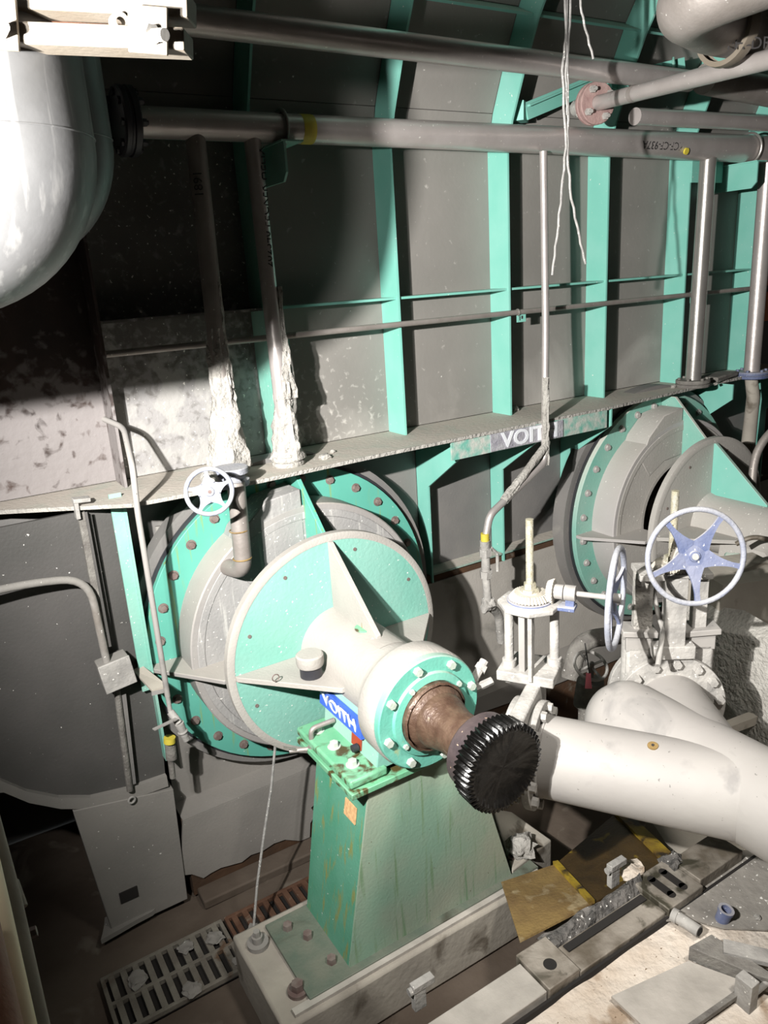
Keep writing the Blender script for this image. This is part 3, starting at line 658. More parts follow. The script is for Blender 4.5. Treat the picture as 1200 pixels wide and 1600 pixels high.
# pipe stubs
p = at(1078, 1448, Z=PZ + .05)
t = thing('pipe_stub', 'short grey threaded pipe stub lying on the foundation', 'pipe stub', p)
MB().cyl(p + V((.01, -.04, 0)), p + V((.0, .06, 0)), .026).build('stub', m_valve, t); MB().cyl(p + V((.0, .06, 0)), p + V((-.005, .085, 0)), .031).build('collar', m_valve, t)
MB().cyl(p + V((.0105, -.042, 0)), p + V((.0105, -.041, 0)), .019).build('bore', m_pit, t)
p = at(1128, 1437, Z=PZ + .02)
t = thing('pipe_stub', 'blue-rimmed short pipe stub standing on the grey patch', 'pipe stub', p)
MB().lathe([(.03, 0), (.03, .05), (.034, .05), (.034, .065), (.022, .065), (.02, .02), (1e-4, .02)], p, (.1, -.2, 1), 22).build('stub', m_blue, t)
lab = ['small white chip near the blue-rimmed stub, left of it', 'white flake to the right of the blue-rimmed stub', 'white flake right of the sole plate end']
for i, (px, py) in enumerate([(1095, 1388), (1183, 1433), (1070, 1372)]):
    tag(blob(at(px, py, Z=PZ + .03), .016, 20 + i, .5).build('plaster_chip', m_crust), lab[i], 'debris', 'plaster chips on the foundation')

# yellow sheet guard lying between plinth and foundation
yg = thing('yellow_guard', 'dirty yellow folded sheet guard on the floor behind the sole plate', 'guard', at(900, 1380, Z=-3.2))
def quad(name, ps, m, th=.01, lab=None):
    ps = [V(p) for p in ps]; n_ = (ps[1] - ps[0]).cross(ps[2] - ps[0]).normalized() * th
    return MB().prism(ps, n_).build(name, m, yg, label=lab)
A_, B_, C_, D_ = at(783, 1378, Z=-3.12), at(868, 1350, Z=-3.12), at(925, 1412, Z=-2.98), at(812, 1470, Z=-2.98)
quad('side_sheet', [A_, B_, C_, D_], m_yelb)
E_, F_ = at(965, 1268, Z=-3.12), at(1045, 1345, Z=-2.98)
quad('bottom_sheet', [B_, E_, F_, C_], m_yeld, lab='yellow sheet with shade painted into its colour')
MB().bar(B_ + V((0, 0, .01)), C_ + V((0, 0, .01)), .03, .02).build('fold', m_yel, yg)
MB().bar(E_ + V((0, 0, .01)), F_ + V((0, 0, .01)), .075, .02).build('edge_strip', m_yel, yg)
# low curb between
MB().bar(at(800, 1450, Z=-3.3), at(560, 1600, Z=-3.3), .05, .3)
tag(MB().prism([at(1010, 1270, Z=-3.1), at(1100, 1290, Z=-3.1), at(1199, 1345, Z=-3.1), at(1250, 1420, Z=-3.1), at(1199, 1390, Z=-3.1), at(1050, 1335, Z=-3.1)], (0, 0, -.35)).build('rubble_fill', m_plinth, sub=2, jitter=.015), 'brown-grey rough concrete fill under the white pipes', 'concrete')

# ================================================================== pipes
def pipe(name, pts, r, m, label, cat='pipe', rad=.1, seg=20, radl=None, part='tube', group=None):
    t = thing(name, label, cat, V(pts[0]), group)
    P = bend(pts, rad) if len(pts) > 2 else [V(p) for p in pts]
    MB().tube(P, r, seg, rad=radl).build(part, m, t); return t
Y = -.36
h0 = V((1.12, Y, .735)); h1 = V((7.2, Y, .725))
hd = thing('header_pipe', 'long dusty steel header pipe running along the top of the ribs', 'pipe', h0)
xs = [1.12, 1.9, 2.61, 3.48, 4.4, 5.3, 6.1, 7.2]
MB().tube([V((x, Y, .735)) for x in xs], .07, 28, rad=[.068, .068, .072, .078, .085, .092, .098, .1]).build('tube', m_steel, hd)
MB().torus((1.86, Y, .735), (1, 0, 0), .071, .006, 30, 8).build('weld', m_dull, hd)
MB().lathe([(.0695, 0), (.0703, .01), (.0703, .06), (.0695, .07)], (1.95, Y, .735), (1, 0, 0), 30).build('yellow_tape', m_yt, hd)
fl = MB().lathe([(1e-4, -.028), (.14, -.028), (.148, -.02), (.148, .0), (.14, .006), (.14, .016), (.148, .02), (.148, .045), (.14, .05), (.07, .05)], (1.07, Y, .735), (1, 0, 0), 40).build('blind_flange', m_blk, hd)
for p in circ((1.03, Y, .735), (1, 0, 0), .118, 8, .2):
    MB().cyl(p, p + V((.12, 0, 0)), .010, seg=8).hexa(p, (1, 0, 0), .018, .016).hexa(p + V((.094, 0, 0)), (1, 0, 0), .018, .018).build('bolt', m_blk, fl)
text('KCF-CF-937A', (4.62, Y - .0855, .718), (-1, 0, .0), (0, .19, -.98), .07, m_ink, 'marking', hd, ext=.001, cylr=.0895)
yp = at(1071, 236, Y=Y - .08); MB().cyl(yp, yp + V((0, -.012, -.004)), .022).build('yellow_dot', m_yt, hd)
for i, (x, lab) in enumerate(((1.80, 'dark green bracket and band holding the header pipe near the black flange'), (5.62, 'turquoise bracket and bent rod holding the header pipe at the right'))):
    t = thing('pipe_bracket', lab, 'bracket', (x, Y, .64), 'brackets of the header pipe')
    rr = .076 if i == 0 else .1
    zt = .735 - rr - .002
    MB().prism([(x - .0, -.02, zt), (x, -.48, zt), (x, -.48, zt - .14), (x, -.44, zt - .18), (x, -.02, zt - .18)], (.012, 0, 0)).box((x + .05, -.3, zt + .004), (.12, .36, .008)).build('angle', m_tqd if i == 0 else m_tq, t)
    MB().torus((x + .05, Y, .735), (1, 0, 0), rr + .008, .009, 30, 8).build('u_bolt', m_dull if i == 0 else m_bright, t)
MB_ = MB().box((5.42, -.2, .60), (.36, .014, .16)); MB_.build('arm', m_tq, tank)

def vpipe(px, ytop, zt, x, z_bot, r, m, label, fm, crust, lean=0):
    t = thing('branch_pipe', label, 'pipe', (x, Y, z_bot), 'vertical branch pipes of the header')
    MB().tube([(x + lean, Y, zt), (x, Y, z_bot + .03)], r, 20).build('tube', m, t)
    fl_ = MB().lathe([(r, .055), (r * 2.15, .055), (r * 2.2, .05), (r * 2.2, .032), (r * 2.0, .03), (r * 2.0, .026), (r * 2.2, .024), (r * 2.2, .004), (r * 2.15, 0), (.001, 0)], (x, Y, z_bot), (0, 0, 1), 32).build('flange', fm, t)
    for p in circ((x, Y, z_bot + .05), (0, 0, 1), r * 1.75, 6, .3): MB().hexa(p, (0, 0, 1), .013, .02).build('bolt', fm, fl_)
    return t
ZL = -.97
b1 = vpipe(0, 0, .69, 1.375, ZL + .03, .047, m_dull, 'crust-coated branch pipe above the small handwheel', m_crust, 1, .025)
crustsleeve((1.385, Y, -.2), (1.37, Y, ZL + .05), .045, .115, 1.3, .026).build('crust', m_crust, b1, label='thick white lumpy deposit')
crustsleeve((1.41, Y - .022, .02), (1.39, Y - .01, -.6), .018, .05, 8.3, .02).build('crust', m_crust, b1)
b2 = vpipe(0, 0, .69, 1.71, ZL, .042, m_steel, 'lettered and crusted branch pipe right of the small handwheel', m_crust, 1, -.02)
crustsleeve((1.725, Y, -.35), (1.71, Y, ZL + .04), .04, .095, 5.3, .024).build('crust', m_crust, b2, label='white lumpy deposit around the pipe foot')
crustsleeve((1.745, Y - .02, -.02), (1.74, Y - .01, -.6), .012, .05, 2.3, .018).build('crust', m_crust, b2)
text('202540 FECKER HELIX', (1.704, Y - .0415, .36), (.03, 0, 1), (-.98, .2, 0), .062, m_ink, 'marking', b2, ext=.001, cylr=.042, sx=.95)['kind'] = 'stuff'
text('1891', (1.372, Y - .045, .47), (.03, 0, 1), (-.94, .34, 0), .06, m_ink, 'marking', b1, ext=.001, cylr=.047)
b3 = vpipe(0, 0, .66, 5.18, ZL, .058, m_bright, 'bright steel branch pipe standing on the ledge at the right', m_valved, 0, .03)
b4 = vpipe(0, 0, .66, 5.93, -.99, .062, m_steel, 'thick dusty branch pipe at the right edge ending in blue-grey flange', m_blue, 0)
MB().tube([(5.93, Y, -.99), (5.95, Y - .02, -1.15), (5.93, Y - .02, -1.62)], .058, 20, rad=[.05, .052, .058]).build('drop_tube', m_plinth, b4)
p = V((5.6, -.3, ZL)); t = thing('blind_cover', 'black dirty cover plate on the ledge beside the bright pipe', 'cover', p)
MB().box(p + V((-.02, 0, .025)), (.36, .16, .045), Matrix.Rotation(.2, 3, 'Z')).build('plate', m_valved, t, bevel=.01, jitter=.01)
lab = ['largest white lump on the ledge before the bright pipe', 'white lump left of the largest on the ledge', 'white lump next to the bright pipe flange', 'tiny white lump at the ledge edge near the bright pipe', 'white crumb on the ledge right of the bright pipe', 'white crumb on the ledge between the two crusted pipes and ribs', 'pale lump on the ledge under the second crusted pipe', 'white lump at the foot of a turquoise rib']
for i, (px, py, r) in enumerate([(1052, 604, .022), (1063, 603, .018), (1084, 603, .024), (1075, 601, .014), (1118, 600, .014), (520, 705, .015), (508, 714, .035), (802, 640, .04)]):
    tag(blob(at(px, py, Z=ZL + .01), r, 30 + i, .75).build('white_lump', m_crust, jitter=.004, jscale=40), lab[i], 'debris', 'white lumps on the ledge')
# upper header behind
pipe('upper_pipe', [(.2, -.72, 1.07), (4.5, -.72, 1.035)], .06, m_steel, 'upper long dusty pipe crossing in front of the leaning hood')
pipe('rear_pipe', [at(992, 182, Y=-.62), at(1260, 196, Y=-.62)], .05, m_steel, 'grey pipe behind the flanged slanting pipe at the upper right')
pipe('dark_pipe', [(4.6, -.75, 1.05), (7.5, -.75, .90)], .09, m_dull, 'dark pipe in shade under the large elbow at the upper right')
# thin conduit along the ribs with clips
cn = thing('conduit', 'thin horizontal conduit clipped along the ribs', 'conduit', (.86, -.23, -.29))
MB().tube([(.86, -.22, -.285), (6.2, -.22, -.285)], .017, 12).build('tube', m_dull, cn)
for x in (1.76, 3.5, 5.27):
    MB().torus((x + .02, -.22, -.285), (1, 0, 0), .02, .004, 16, 6).build('clip', m_bright, cn)
    tg = MB().box((x + .055, -.215, -.325), (.075, .006, .05)).build('clip_plate', m_tq, cn)
    MB().box((x + .04, -.2185, -.325), (.007, .002, .028)).box((x + .06, -.2185, -.32), (.014, .002, .02)).build('clip_slot', m_ink, tg)
# thin vertical pipe with offset leg and valve string
x3 = at(849, 225, Y=-.42).x
q = [V((x3, -.42, .66)), V((x3, -.44, -.35)), V((at(851, 722, Y=-.55).x, -.55, at(851, 722, Y=-.55).z)), at(765, 805, Y=-.62), at(758, 845, Y=-.62)]
t = pipe('drop_pipe', q, .024, m_steel, 'thin vertical pipe with a crusted slanting lower leg, in front of the ledge sign', rad=.05)
a_, b_ = q[2], q[3]
crustsleeve(a_ + V((0, 0, .1)), a_ + (b_ - a_) * .75, .026, .027, 4, .006, nl=30).build('crust', m_crust, t)
crustsleeve(a_ + V((.012, 0, .55)), a_ + V((.008, 0, -.02)), .02, .02, 7, .012, nl=30).build('crust', m_crust, t)
p = q[4]; MB().cyl(p, p + V((0, 0, .05)), .027).build('yellow_tape', m_yt, t)
vs_ = thing('valve_string', 'dust-coated small ball valve and fittings below the slanting pipe', 'valve', p)
k = MB(); k.cyl(p, p + V((0, 0, -.06)), .034); k.hexa(p + V((0, 0, -.05)), (0, 0, -1), .044, .05); k.cyl(p + V((0, 0, -.1)), p + V((0, 0, -.2)), .028)
k.hexa(p + V((0, 0, -.2)), (0, 0, -1), .042, .05); k.cyl(p + V((0, 0, -.25)), p + V((.01, 0, -.42)), .026)
k.build('body', m_valve, vs_, jitter=.004, jscale=40)
blob(p + V((.01, 0, -.44)), .05, 44, 1, 3).build('elbow', m_valve, vs_, jitter=.006, jscale=40)
MB().tube(bend([p + V((.01, 0, -.44)), p + V((.14, .05, -.56)), p + V((.2, .1, -.8))], .06), .03, 14).build('tail_pipe', m_valve, vs_)
MB().tube(bend([p + V((.03, -.02, -.05)), p + V((.08, -.02, -.1)), p + V((.08, -.02, -.22))], .02), .011, 8).build('lever', m_valve, vs_)

# drop pipe with elbow entering the rotor housing
a_ = at(372, 745, Y=-.70); b_ = at(381, 892, Y=-.66)
q = [V((a_.x, -.66, -.93)), V((b_.x, -.66, b_.z)), V((b_.x - .03, -.49, b_.z - .02))]
t = pipe('feed_pipe', q, .045, m_dull, 'rusty feed pipe with elbow entering the near rotor housing', rad=.085)
for dz in (.07, .22): MB().torus((b_.x, -.66, b_.z + dz), (0, 0, 1), .046, .004, 24, 6).build('weld', m_yelb, t)
# small gate valve on the ledge
a_ = V((a_.x, -.60, -.90))
t = thing('gate_valve', 'small dusty blue valve with five-spoke handwheel on the ledge', 'valve', a_)
MB().lathe([(.001, -.06), (.085, -.06), (.09, -.05), (.09, -.03), (.07, -.025), (.07, .0), (.09, .005), (.09, .03), (.085, .035), (.001, .035)], a_, (0, 0, 1), 28).build('body', m_bluew, t)
def handwheel(c, ax, R, r, ns, mrim, mhub, parent, hubr=.2, a0=0, dish=0, wide=1):
    c = V(c); u, w_, d = frame(ax)
    root = MB().torus(c, ax, R, r, 56, 12).build('handwheel', mrim, parent)
    MB().lathe([(1e-4, r * 1.2 - dish), (R * hubr * .45, r * 1.2 - dish), (R * hubr * .5, r * .6 - dish), (R * hubr, r * .5 - dish), (R * hubr, -r - dish), (1e-4, -r - dish)], c, ax, 28).build('hub', mhub, root)
    MB().lathe([(1e-4, r * 1.35 - dish), (R * hubr * .2, r * 1.35 - dish), (R * hubr * .2, r * 1.1 - dish)], c, ax, 12).build('stem_nut', m_bolt, root)
    for i in range(ns):
        a = a0 + 2 * PI * i / ns; e = u * math.cos(a) + w_ * math.sin(a); s_ = d.cross(e)
        vs = []; n_ = 8
        for j in range(n_ + 1):
            q_ = j / n_; rr = R * (hubr * .8 + (1.0 - hubr * .8) * q_); hw = r * wide * (2.6 * (1 - q_) ** 2.5 + .62 + .5 * max(0, q_ - .8) * 5 * .6)
            th = r * .5; dd = -dish * (1 - q_)
            for sx, sy in ((-1, -1), (1, -1), (1, 1), (-1, 1)): vs.append(c + e * rr + s_ * hw * sx + d * (th * sy + dd))
        fs = [(3, 2, 1, 0), (n_ * 4, n_ * 4 + 1, n_ * 4 + 2, n_ * 4 + 3)]
        for j in range(n_):
            for k_ in range(4): fs.append((j * 4 + k_, j * 4 + (k_ + 1) % 4, (j + 1) * 4 + (k_ + 1) % 4, (j + 1) * 4 + k_))
        MB().add(vs, fs).build('spoke', mhub, root)
    return root
hc = at(327, 768, Y=-.86)
handwheel(hc, (-.18, -1, .12), .105, .011, 5, m_bluew, m_bluew, t, hubr=.42, a0=.35, wide=1.0)
MB().cyl(hc, hc + V((.07, .20, .0)), .012).build('stem', m_brass, t)
MB().cyl(hc + V((.05, .13, 0)), hc + V((.09, .25, .0)), .03, .045).build('bonnet', m_crust, t)

# ---- left side: duct elbows, clamp, conduits, box
def elbow(name, label, xr, Yc, r, R, ztop, zb, m):
    """vertical duct coming down and turning towards -X"""
    t = thing(name, label, 'duct', (xr - r, Yc, ztop)); x = xr - r; cx_ = x - R
    P = [V((x, Yc, 2.9)), V((x, Yc, ztop + .4)), V((x, Yc, ztop + .05))] + [V((cx_ + R * math.cos(a), Yc, ztop + R * math.sin(a))) for a in [-PI / 2 * i / 16 for i in range(17)]] + [V((cx_ - 1.2, Yc, ztop - R))]
    MB().tube(P, r, 56).build('tube', m, t)
    MB().torus((x, Yc, ztop), (0, 0, 1), r, .003, 56, 6).build('weld', m, t); return t
p = at(150, 200, Y=-1.8)
elbow('duct', 'large shiny steel duct elbow at the upper left', p.x - .03, -1.86, .255, .17, at(150, 250, Y=-1.8).z + .03, 0, m_galv)
p = at(186, 230, Y=-1.15)
elbow('duct', 'smaller steel duct elbow half hidden behind the large shiny one', p.x, -1.05, .20, .22, p.z + .03, 0, m_galv)
def dbar(mb, a, b, z, h, th, up=(0, 0, 1)):
    return mb.bar(dep(*a, z), dep(*b, z), th, h, up)
cl = thing('pipe_clamp', 'beige painted channel clamp with bolts across the shiny duct', 'clamp', dep(150, 40, 1.9))
ZC = 1.75
MB().bar(dep(-160, -8, ZC), dep(300, 16, ZC), .09, .052).build('channel', m_beige, cl, bevel=.004)
MB().bar(dep(-160, 52, ZC), dep(295, 69, ZC), .09, .045).build('channel', m_beige, cl, bevel=.004)
MB().bar(dep(-160, 22, ZC + .06), dep(270, 42, ZC + .06), .02, .06).build('web', m_rust, cl)
MB().bar(dep(201, 45, ZC - .06), dep(262, 50, ZC - .06), .012, .092).build('clamp_plate', m_beige, cl, bevel=.002)
MB().bar(dep(-40, 36, ZC - .06), dep(28, 40, ZC - .06), .012, .10).build('clamp_plate', m_beige, cl, bevel=.002)
bp = dep(232, 55, ZC - .07); dv = (V(CAM) - bp).normalized(); b_ = MB(); b_.cyl(bp, bp + V((.02, -.05, -.01)), .013, seg=14).hexa(bp, (.3, -1, 0), .021, .02); b_.build('bolt', m_bright, cl)
bp = dep(2, 50, ZC - .07); MB().cyl(bp, bp + V((.0, -.04, 0)), .013, seg=14).build('bolt', m_bright, cl)
bp = dep(184, 38, ZC - .03); MB().lathe([(.010, 0), (.021, 0), (.021, .02), (.010, .02)], bp, (.1, -1, 0), 18).build('eyelet', m_beige, cl)

Yl = -.42
q = [at(-60, 935, Y=Yl - .1), at(40, 912, Y=Yl - .05), at(138, 902, Y=Yl), at(168, 1040, Y=Yl)]
t = pipe('bent_conduit', q, .019, m_conc, 'grey conduit bending down into the junction box on the left', 'conduit', rad=.16)
p = at(180, 1048, Y=Yl + .02)
jb = thing('junction_box', 'small grey junction box on the left plate', 'box', p)
MB().box(p, (.155, .10, .155), Matrix.Rotation(-.12, 3, 'Y')).build('body', m_conc, jb, bevel=.006)
MB().box(p + V((0, -.053, 0)), (.16, .012, .16), Matrix.Rotation(-.12, 3, 'Y')).build('cover', m_valve, jb, bevel=.004)
t = thing('lower_conduit', 'dark conduit running down from the junction box', 'conduit', at(190, 1090, Y=-.36))
MB().tube([at(183, 1080, Y=-.36), at(203, 1235, Y=-.36)], .017, 10).build('tube', m_valved, t)
MB().bar(at(192, 1085, Y=-.35), at(208, 1225, Y=-.35), .01, .03, (1, 0, 0)).build('strut', m_panelb, t)
MB().torus(at(206, 1250, Y=-.36), (.15, -1, 0), .018, .006, 20, 8).build('end_ring', m_valve, t)
t = thing('strut_post', 'dark slotted strut hanging from the ledge on the left', 'strut', at(125, 790, Y=-.36))
MB().bar(at(126, 800, Y=-.36), at(165, 1010, Y=-.36), .03, .035, (1, 0, 0)).build('channel', m_valved, t)
MB().bar(at(134, 800, Y=-.40), at(172, 1010, Y=-.40), .008, .012, (1, 0, 0)).build('edge', m_belly, t)
MB().bar(at(113, 782, Y=-.38), at(140, 779, Y=-.38), .06, .02).bar(at(117, 780, Y=-.38), at(122, 810, Y=-.38), .05, .02, (1, 0, 0)).build('clamp', m_valve, t, bevel=.003)
q = [at(163, 655, Y=-.18), at(193, 668, Y=-.34), at(207, 730, Y=-.60), at(215, 800, Y=-.62), at(262, 1088, Y=-.55)]
t = pipe('drain_pipe', q, .0145, m_pipew, 'thin dusty drain pipe curving over the ledge and down on the left', rad=.05, seg=12)
p = at(262, 1088, Y=-.55)
t = thing('ball_valve', 'small ball valve with pale flat lever under the thin drain pipe', 'valve', p)
e0, e1, e2 = at(266, 1112, Y=-.56), at(280, 1130, Y=-.60), at(291, 1156, Y=-.60)
k = MB(); k.cyl(p, e0, .012); k.cyl(e0, e1, .02); k.cyl(e1, e2, .024, .018); k.torus((e1 + e2) / 2, e2 - e1, .02, .007, 20, 8); k.build('body', m_valve, t)
MB().bar(at(240, 1140, Y=-.66), at(276, 1123, Y=-.62), .022, .006).build('lever', m_pipew, t)
MB().cyl(at(262, 1150, Y=-.5), at(270, 1215, Y=-.5), .016).cyl(at(266, 1160, Y=-.5), at(268, 1185, Y=-.5), .03).build('lower_valve', m_valved, t)
MB().cyl(at(265, 1152, Y=-.52), at(265, 1160, Y=-.52), .031).build('yellow_ring', m_yt, t)
t = thing('angle_bracket', 'dusty angle bracket beside the junction box', 'bracket', at(235, 1070, Y=-.45))
MB().prism([at(208, 1050, Y=-.34), at(222, 1042, Y=-.34), at(262, 1074, Y=-.52), at(238, 1082, Y=-.52)], (0, 0, .012)).build('flat', m_plinth, t)
MB().bar(at(237, 1084, Y=-.525), at(262, 1078, Y=-.525), .008, .02).build('lip', m_pipew, t)
t = tag(MB().tube([at(247, 822, Y=-.10), at(254, 866, Y=-.12)], .018, 10).build('pipe_end', m_conc), 'short grey pipe end sticking up left of the near rotor housing', 'pipe')
t = tag(MB().tube([at(430, 1165, Y=-.75), at(424, 1230, Y=-.74), at(413, 1300, Y=-.78), at(402, 1380, Y=-.82), at(396, 1452, Y=-.9)], .0075, 8).build('loose_wire', m_wire), 'thin pale rope hanging from the disc down to the grating', 'rope')
# handrail in the near left corner
hr = thing('handrail', 'blurred pale handrail with conduit in the bottom left corner', 'handrail', dep(20, 1450, 1.3))
MB().tube([dep(-60, 1180, 1.5), dep(-8, 1420, 1.3), dep(42, 1660, 1.15)], .024, 20).build('rail', m_woodr, hr)
MB().tube([dep(-45, 1180, 1.6), dep(12, 1400, 1.42), dep(68, 1660, 1.28)], .022, 20).build('rear_rail', m_plinth, hr)
MB().tube([dep(8, 1385, 1.52), dep(22, 1425, 1.5)], .026, 18).build('collar', m_plinth, hr)
MB().hexa(dep(40, 1462, 1.45), (1, -.1, .1), .011, .02).build('bolt', m_bolt, hr)
MB().tube([dep(-60, 1440, 1.2), dep(-10, 1690, 1.05)], .05, 20).build('brown_post', m_rust, hr)

# ---- hanging wires
wires = [([(888, -60), (884, 60), (879, 110), (884, 230), (878, 300), (870, 370), (863, 430)], .009, 'twisted pale wire hanging in the middle, ending furthest left'),
         ([(881, -60), (886, 90), (888, 170), (886, 240), (893, 310), (905, 370), (915, 412)], .009, 'pale wire hanging in the middle, ending furthest down at the right'),
         ([(905, -60), (907, 10), (915, 45), (927, 92)], .008, 'short wire end at the top, ending highest'),
         ([(893, -60), (890, 40), (884, 120), (886, 180)], .008, 'straight short wire between the two long hanging wires')]
for ps, r, lab in wires:
    P = []
    for i in range(len(ps) - 1):
        for j in range(4):
            f = j / 4; P.append(at(ps[i][0] * (1 - f) + ps[i + 1][0] * f + .8 * math.sin(i * 9 + j * 3), ps[i][1] * (1 - f) + ps[i + 1][1] * f, Y=-1.15))
    P.append(at(*ps[-1], Y=-1.15))
    tag(MB().tube(P, r * .75, 8).build('hanging_wire', m_wire), lab, 'wire', 'wires hanging from above')

# ---- upper right: slanted flanged pipe, channel, large elbow
a_, b_ = dep(922, 164, 4.75), dep(1260, 78, 3.3)
sp = thing('flanged_pipe', 'slanting steel pipe with tan flange at its left end, upper right', 'pipe', a_)
MB().tube([a_ + (a_ - b_).normalized() * .06, b_], .043, 22).build('tube', m_steel, sp)
d_ = (b_ - a_).normalized()
for o_ in (.03, .075):
    MB().lathe([(.044, -.014), (.115, -.014), (.12, -.008), (.12, .008), (.115, .014), (.044, .014)], a_ + d_ * o_, d_, 30).build('flange', m_tan, sp)
for p in circ(a_ + d_ * .10, d_, .088, 4, .6): MB().hexa(p - d_ * .11, d_, .02, .03).hexa(p - d_ * .02, d_, .022, .03).cyl(p - d_ * .11, p + d_ * .035, .011, seg=8).build('bolt', m_valve, sp)
MB().cyl(a_ - d_ * .02, a_ - d_ * .15, .05, .05).build('stub', m_valve, sp)
MB().lathe([(.0445, 0), (.0445, .04)], a_ + d_ * .42, d_, 22).build('band', m_dull, sp)
ch = thing('channel_support', 'turquoise channel arm carrying the slanting flanged pipe', 'support', dep(870, 150, 5))
MB().bar(dep(792, 178, 4.85), dep(822, 174, 4.8), .12, .11).bar(dep(822, 174, 4.8), dep(962, 116, 5.2), .012, .10).bar(dep(822, 166, 4.8), dep(962, 107, 5.2), .07, .012).build('channel', m_tq, ch)
MB().box(dep(957, 128, 5.1), (.12, .10, .10)).build('end_block', m_tq, ch)
MB().cyl(dep(1052, 90, 5.0), dep(1052, 118, 5.0), .008).bar(dep(966, 128, 5.1), dep(1068, 104, 5.1), .05, .10).build('arm', m_tq, ch)
el = thing('large_elbow', 'big grey pipe elbow in the upper right corner', 'pipe elbow', dep(1075, 20, 3))
P = bend([dep(1420, -130, 2.6), dep(1062, 2, 2.95), dep(1118, 38, 3.5), dep(1420, 75, 4.2)], .22, 9)
MB().tube(P, .128, 36).build('tube', m_dull, el)
e_ = dep(1118, 38, 3.5); e2 = dep(1420, 75, 4.2); dd = (e2 - e_).normalized()
MB().lathe([(.128, -.03), (.15, -.03), (.155, 0), (.15, .03), (.128, .03)], dep(1136, 46, 3.5), dd, 36).build('clamp_band', m_beige, el)
P2 = dep(1170, 74, 3.45)
text('FH-DR-D', dep(1184, 68, 3.42), (dep(1240, 66, 3.5) - dep(1160, 68, 3.5)), (0, 0, 1), .07, m_ink, 'marking', el, ext=.001)

# ---- orange frame beyond the tank end
of = thing('orange_frame', 'bright orange steel frame beyond the tank at the right edge', 'frame', (7.2, .2, -.4))
for z0, z1 in ((-.62, -.36), (-.30, -.12), (-.06, .10), (.16, .36)):
    MB().box((7.3, .2, (z0 + z1) / 2), (1.0, .06, z1 - z0)).build('slat', m_or, of)
MB().box((7.3, .3, -.3), (1.1, .06, 1.9)).build('back', m_blk, of)
MB().tube(bend([(6.86, .1, .1), (6.86, .1, -.35), (7.1, .1, -.36)], .06), .012, 8).build('rod', m_bright, of)

# ================================================================== knife gate valves and the white manifold
ang = math.radians(57); aA = V((math.cos(ang), -math.sin(ang), 0)); A0 = dep(848, 1180, 3.5)
MZ = A0.z
hx = 2.60
man = thing('manifold', 'large white-dusted pipe manifold of three joined pipes at the right', 'pipe manifold', A0)
tA = (hx + .12 - A0.x) / aA.x
MB().tube([A0, A0 + aA * tA], .183, 56).build('branch', m_pipew, man)
C0 = dep(962, 1125, A0.z / dep(962, 1125, 1.0).z if dep(962, 1125, 1.0).z else 3.7)
C0 = V((hx, -1.95, MZ))
P = [V((hx, -1.93 - .0, MZ))]
RH = .205
k = MB(); k.lathe([(1e-4, -.16), (RH * .35, -.15), (RH * .65, -.115), (RH * .87, -.065), (RH * .97, -.02), (RH, .03), (RH, 1.9)], (hx, -1.98, MZ), (0, -1, 0), 64)
k.build('header', m_pipew, man)
B0 = dep(1046, 1100, MZ / (dep(1046, 1100, 2.).z / 2.)); B1 = V((hx - .02, -2.47, MZ))
dB = (B1 - B0).normalized()
MB().tube([B0, B1], .178, 56, rad=[.172, .2]).build('branch', m_pipew, man)
MB().torus(A0 + aA * (.01), aA, .182, .008, 48, 8).build('weld', m_pipew, man)
_r = V(CM @ np.array([1020 - 600, 1166 - 800, FPX])).normalized(); _t = 1.5
while _t < 5:
    p = V(CAM) + _r * _t; _w = p - A0
    if (_w - aA * _w.dot(aA)).length < .184: break
    _t += .003
n_ = (_w - aA * _w.dot(aA)).normalized()
MB().cyl(p - n_ * .02, p + n_ * .006, .022).build('rust_boss', m_yelb, man); MB().cyl(p, p + n_ * .009, .006).build('boss_hole', m_ink, man)
# valve one (edge-on wheel)
sideA = V((-aA.y, aA.x, 0))            # horizontal, across the pipe
def ringflange(parent, c, ax, r0, r1, th, m, name, nb=12, a0=.1, mb_=None, bolts=True):
    f = MB().lathe([(r0, -th / 2), (r1, -th / 2), (r1, th / 2), (r0, th / 2), (r0, -th / 2)], c, ax, 56).build(name, m, parent, bevel=.003)
    if bolts:
        for p in circ(V(c) + V(ax).normalized() * th / 2, ax, (r1 * .88), nb, a0):
            MB().hexa(p, ax, .024, .026).build('bolt', mb_ or m_valve, f)
    return f
v1 = thing('knife_gate_valve', 'knife gate valve with its handwheel edge-on, between disc and white pipes', 'valve', A0)
ringflange(v1, A0 - aA * .02, aA, .15, .245, .035, m_valve, 'flange', 12)
ringflange(v1, A0 - aA * .13, aA, .15, .245, .035, m_valve, 'flange', 12)
Rm = Matrix((aA, sideA, V((0, 0, 1)))).transposed()
zb_ = A0.z
MB().box(A0 - aA * .075 + V((0, 0, .10)), (.07, .48, .36), Rm).build('body', m_valve, v1, bevel=.01)
VC = A0 - aA * .075
top = dep(828, 935, 3.55); VC = V((top.x, top.y, A0.z))
zt = top.z
up_ = V((0, 0, 1))
MB().box(V((VC.x, VC.y, A0.z + .30)), (.27, .22, .05), Rm).build('crosshead', m_valve, v1, bevel=.006)
for s_, nm in ((-1, 'yoke_post'), (1, 'yoke_post')):
    p = V((VC.x, VC.y, 0)) + aA * (.105 if s_ > 0 else -.09) + sideA * .04 * s_
    k = MB(); k.cyl((p.x, p.y, A0.z + .27), (p.x, p.y, zt - .02), .022); k.cyl((p.x, p.y, A0.z + .25), (p.x, p.y, A0.z + .36), .034); k.build(nm, m_valve, v1)
MB().box(V((VC.x, VC.y, A0.z + .47)) - aA * .02, (.03, .16, .34), Rm).build('gate_plate', m_pipew, v1, bevel=.003)
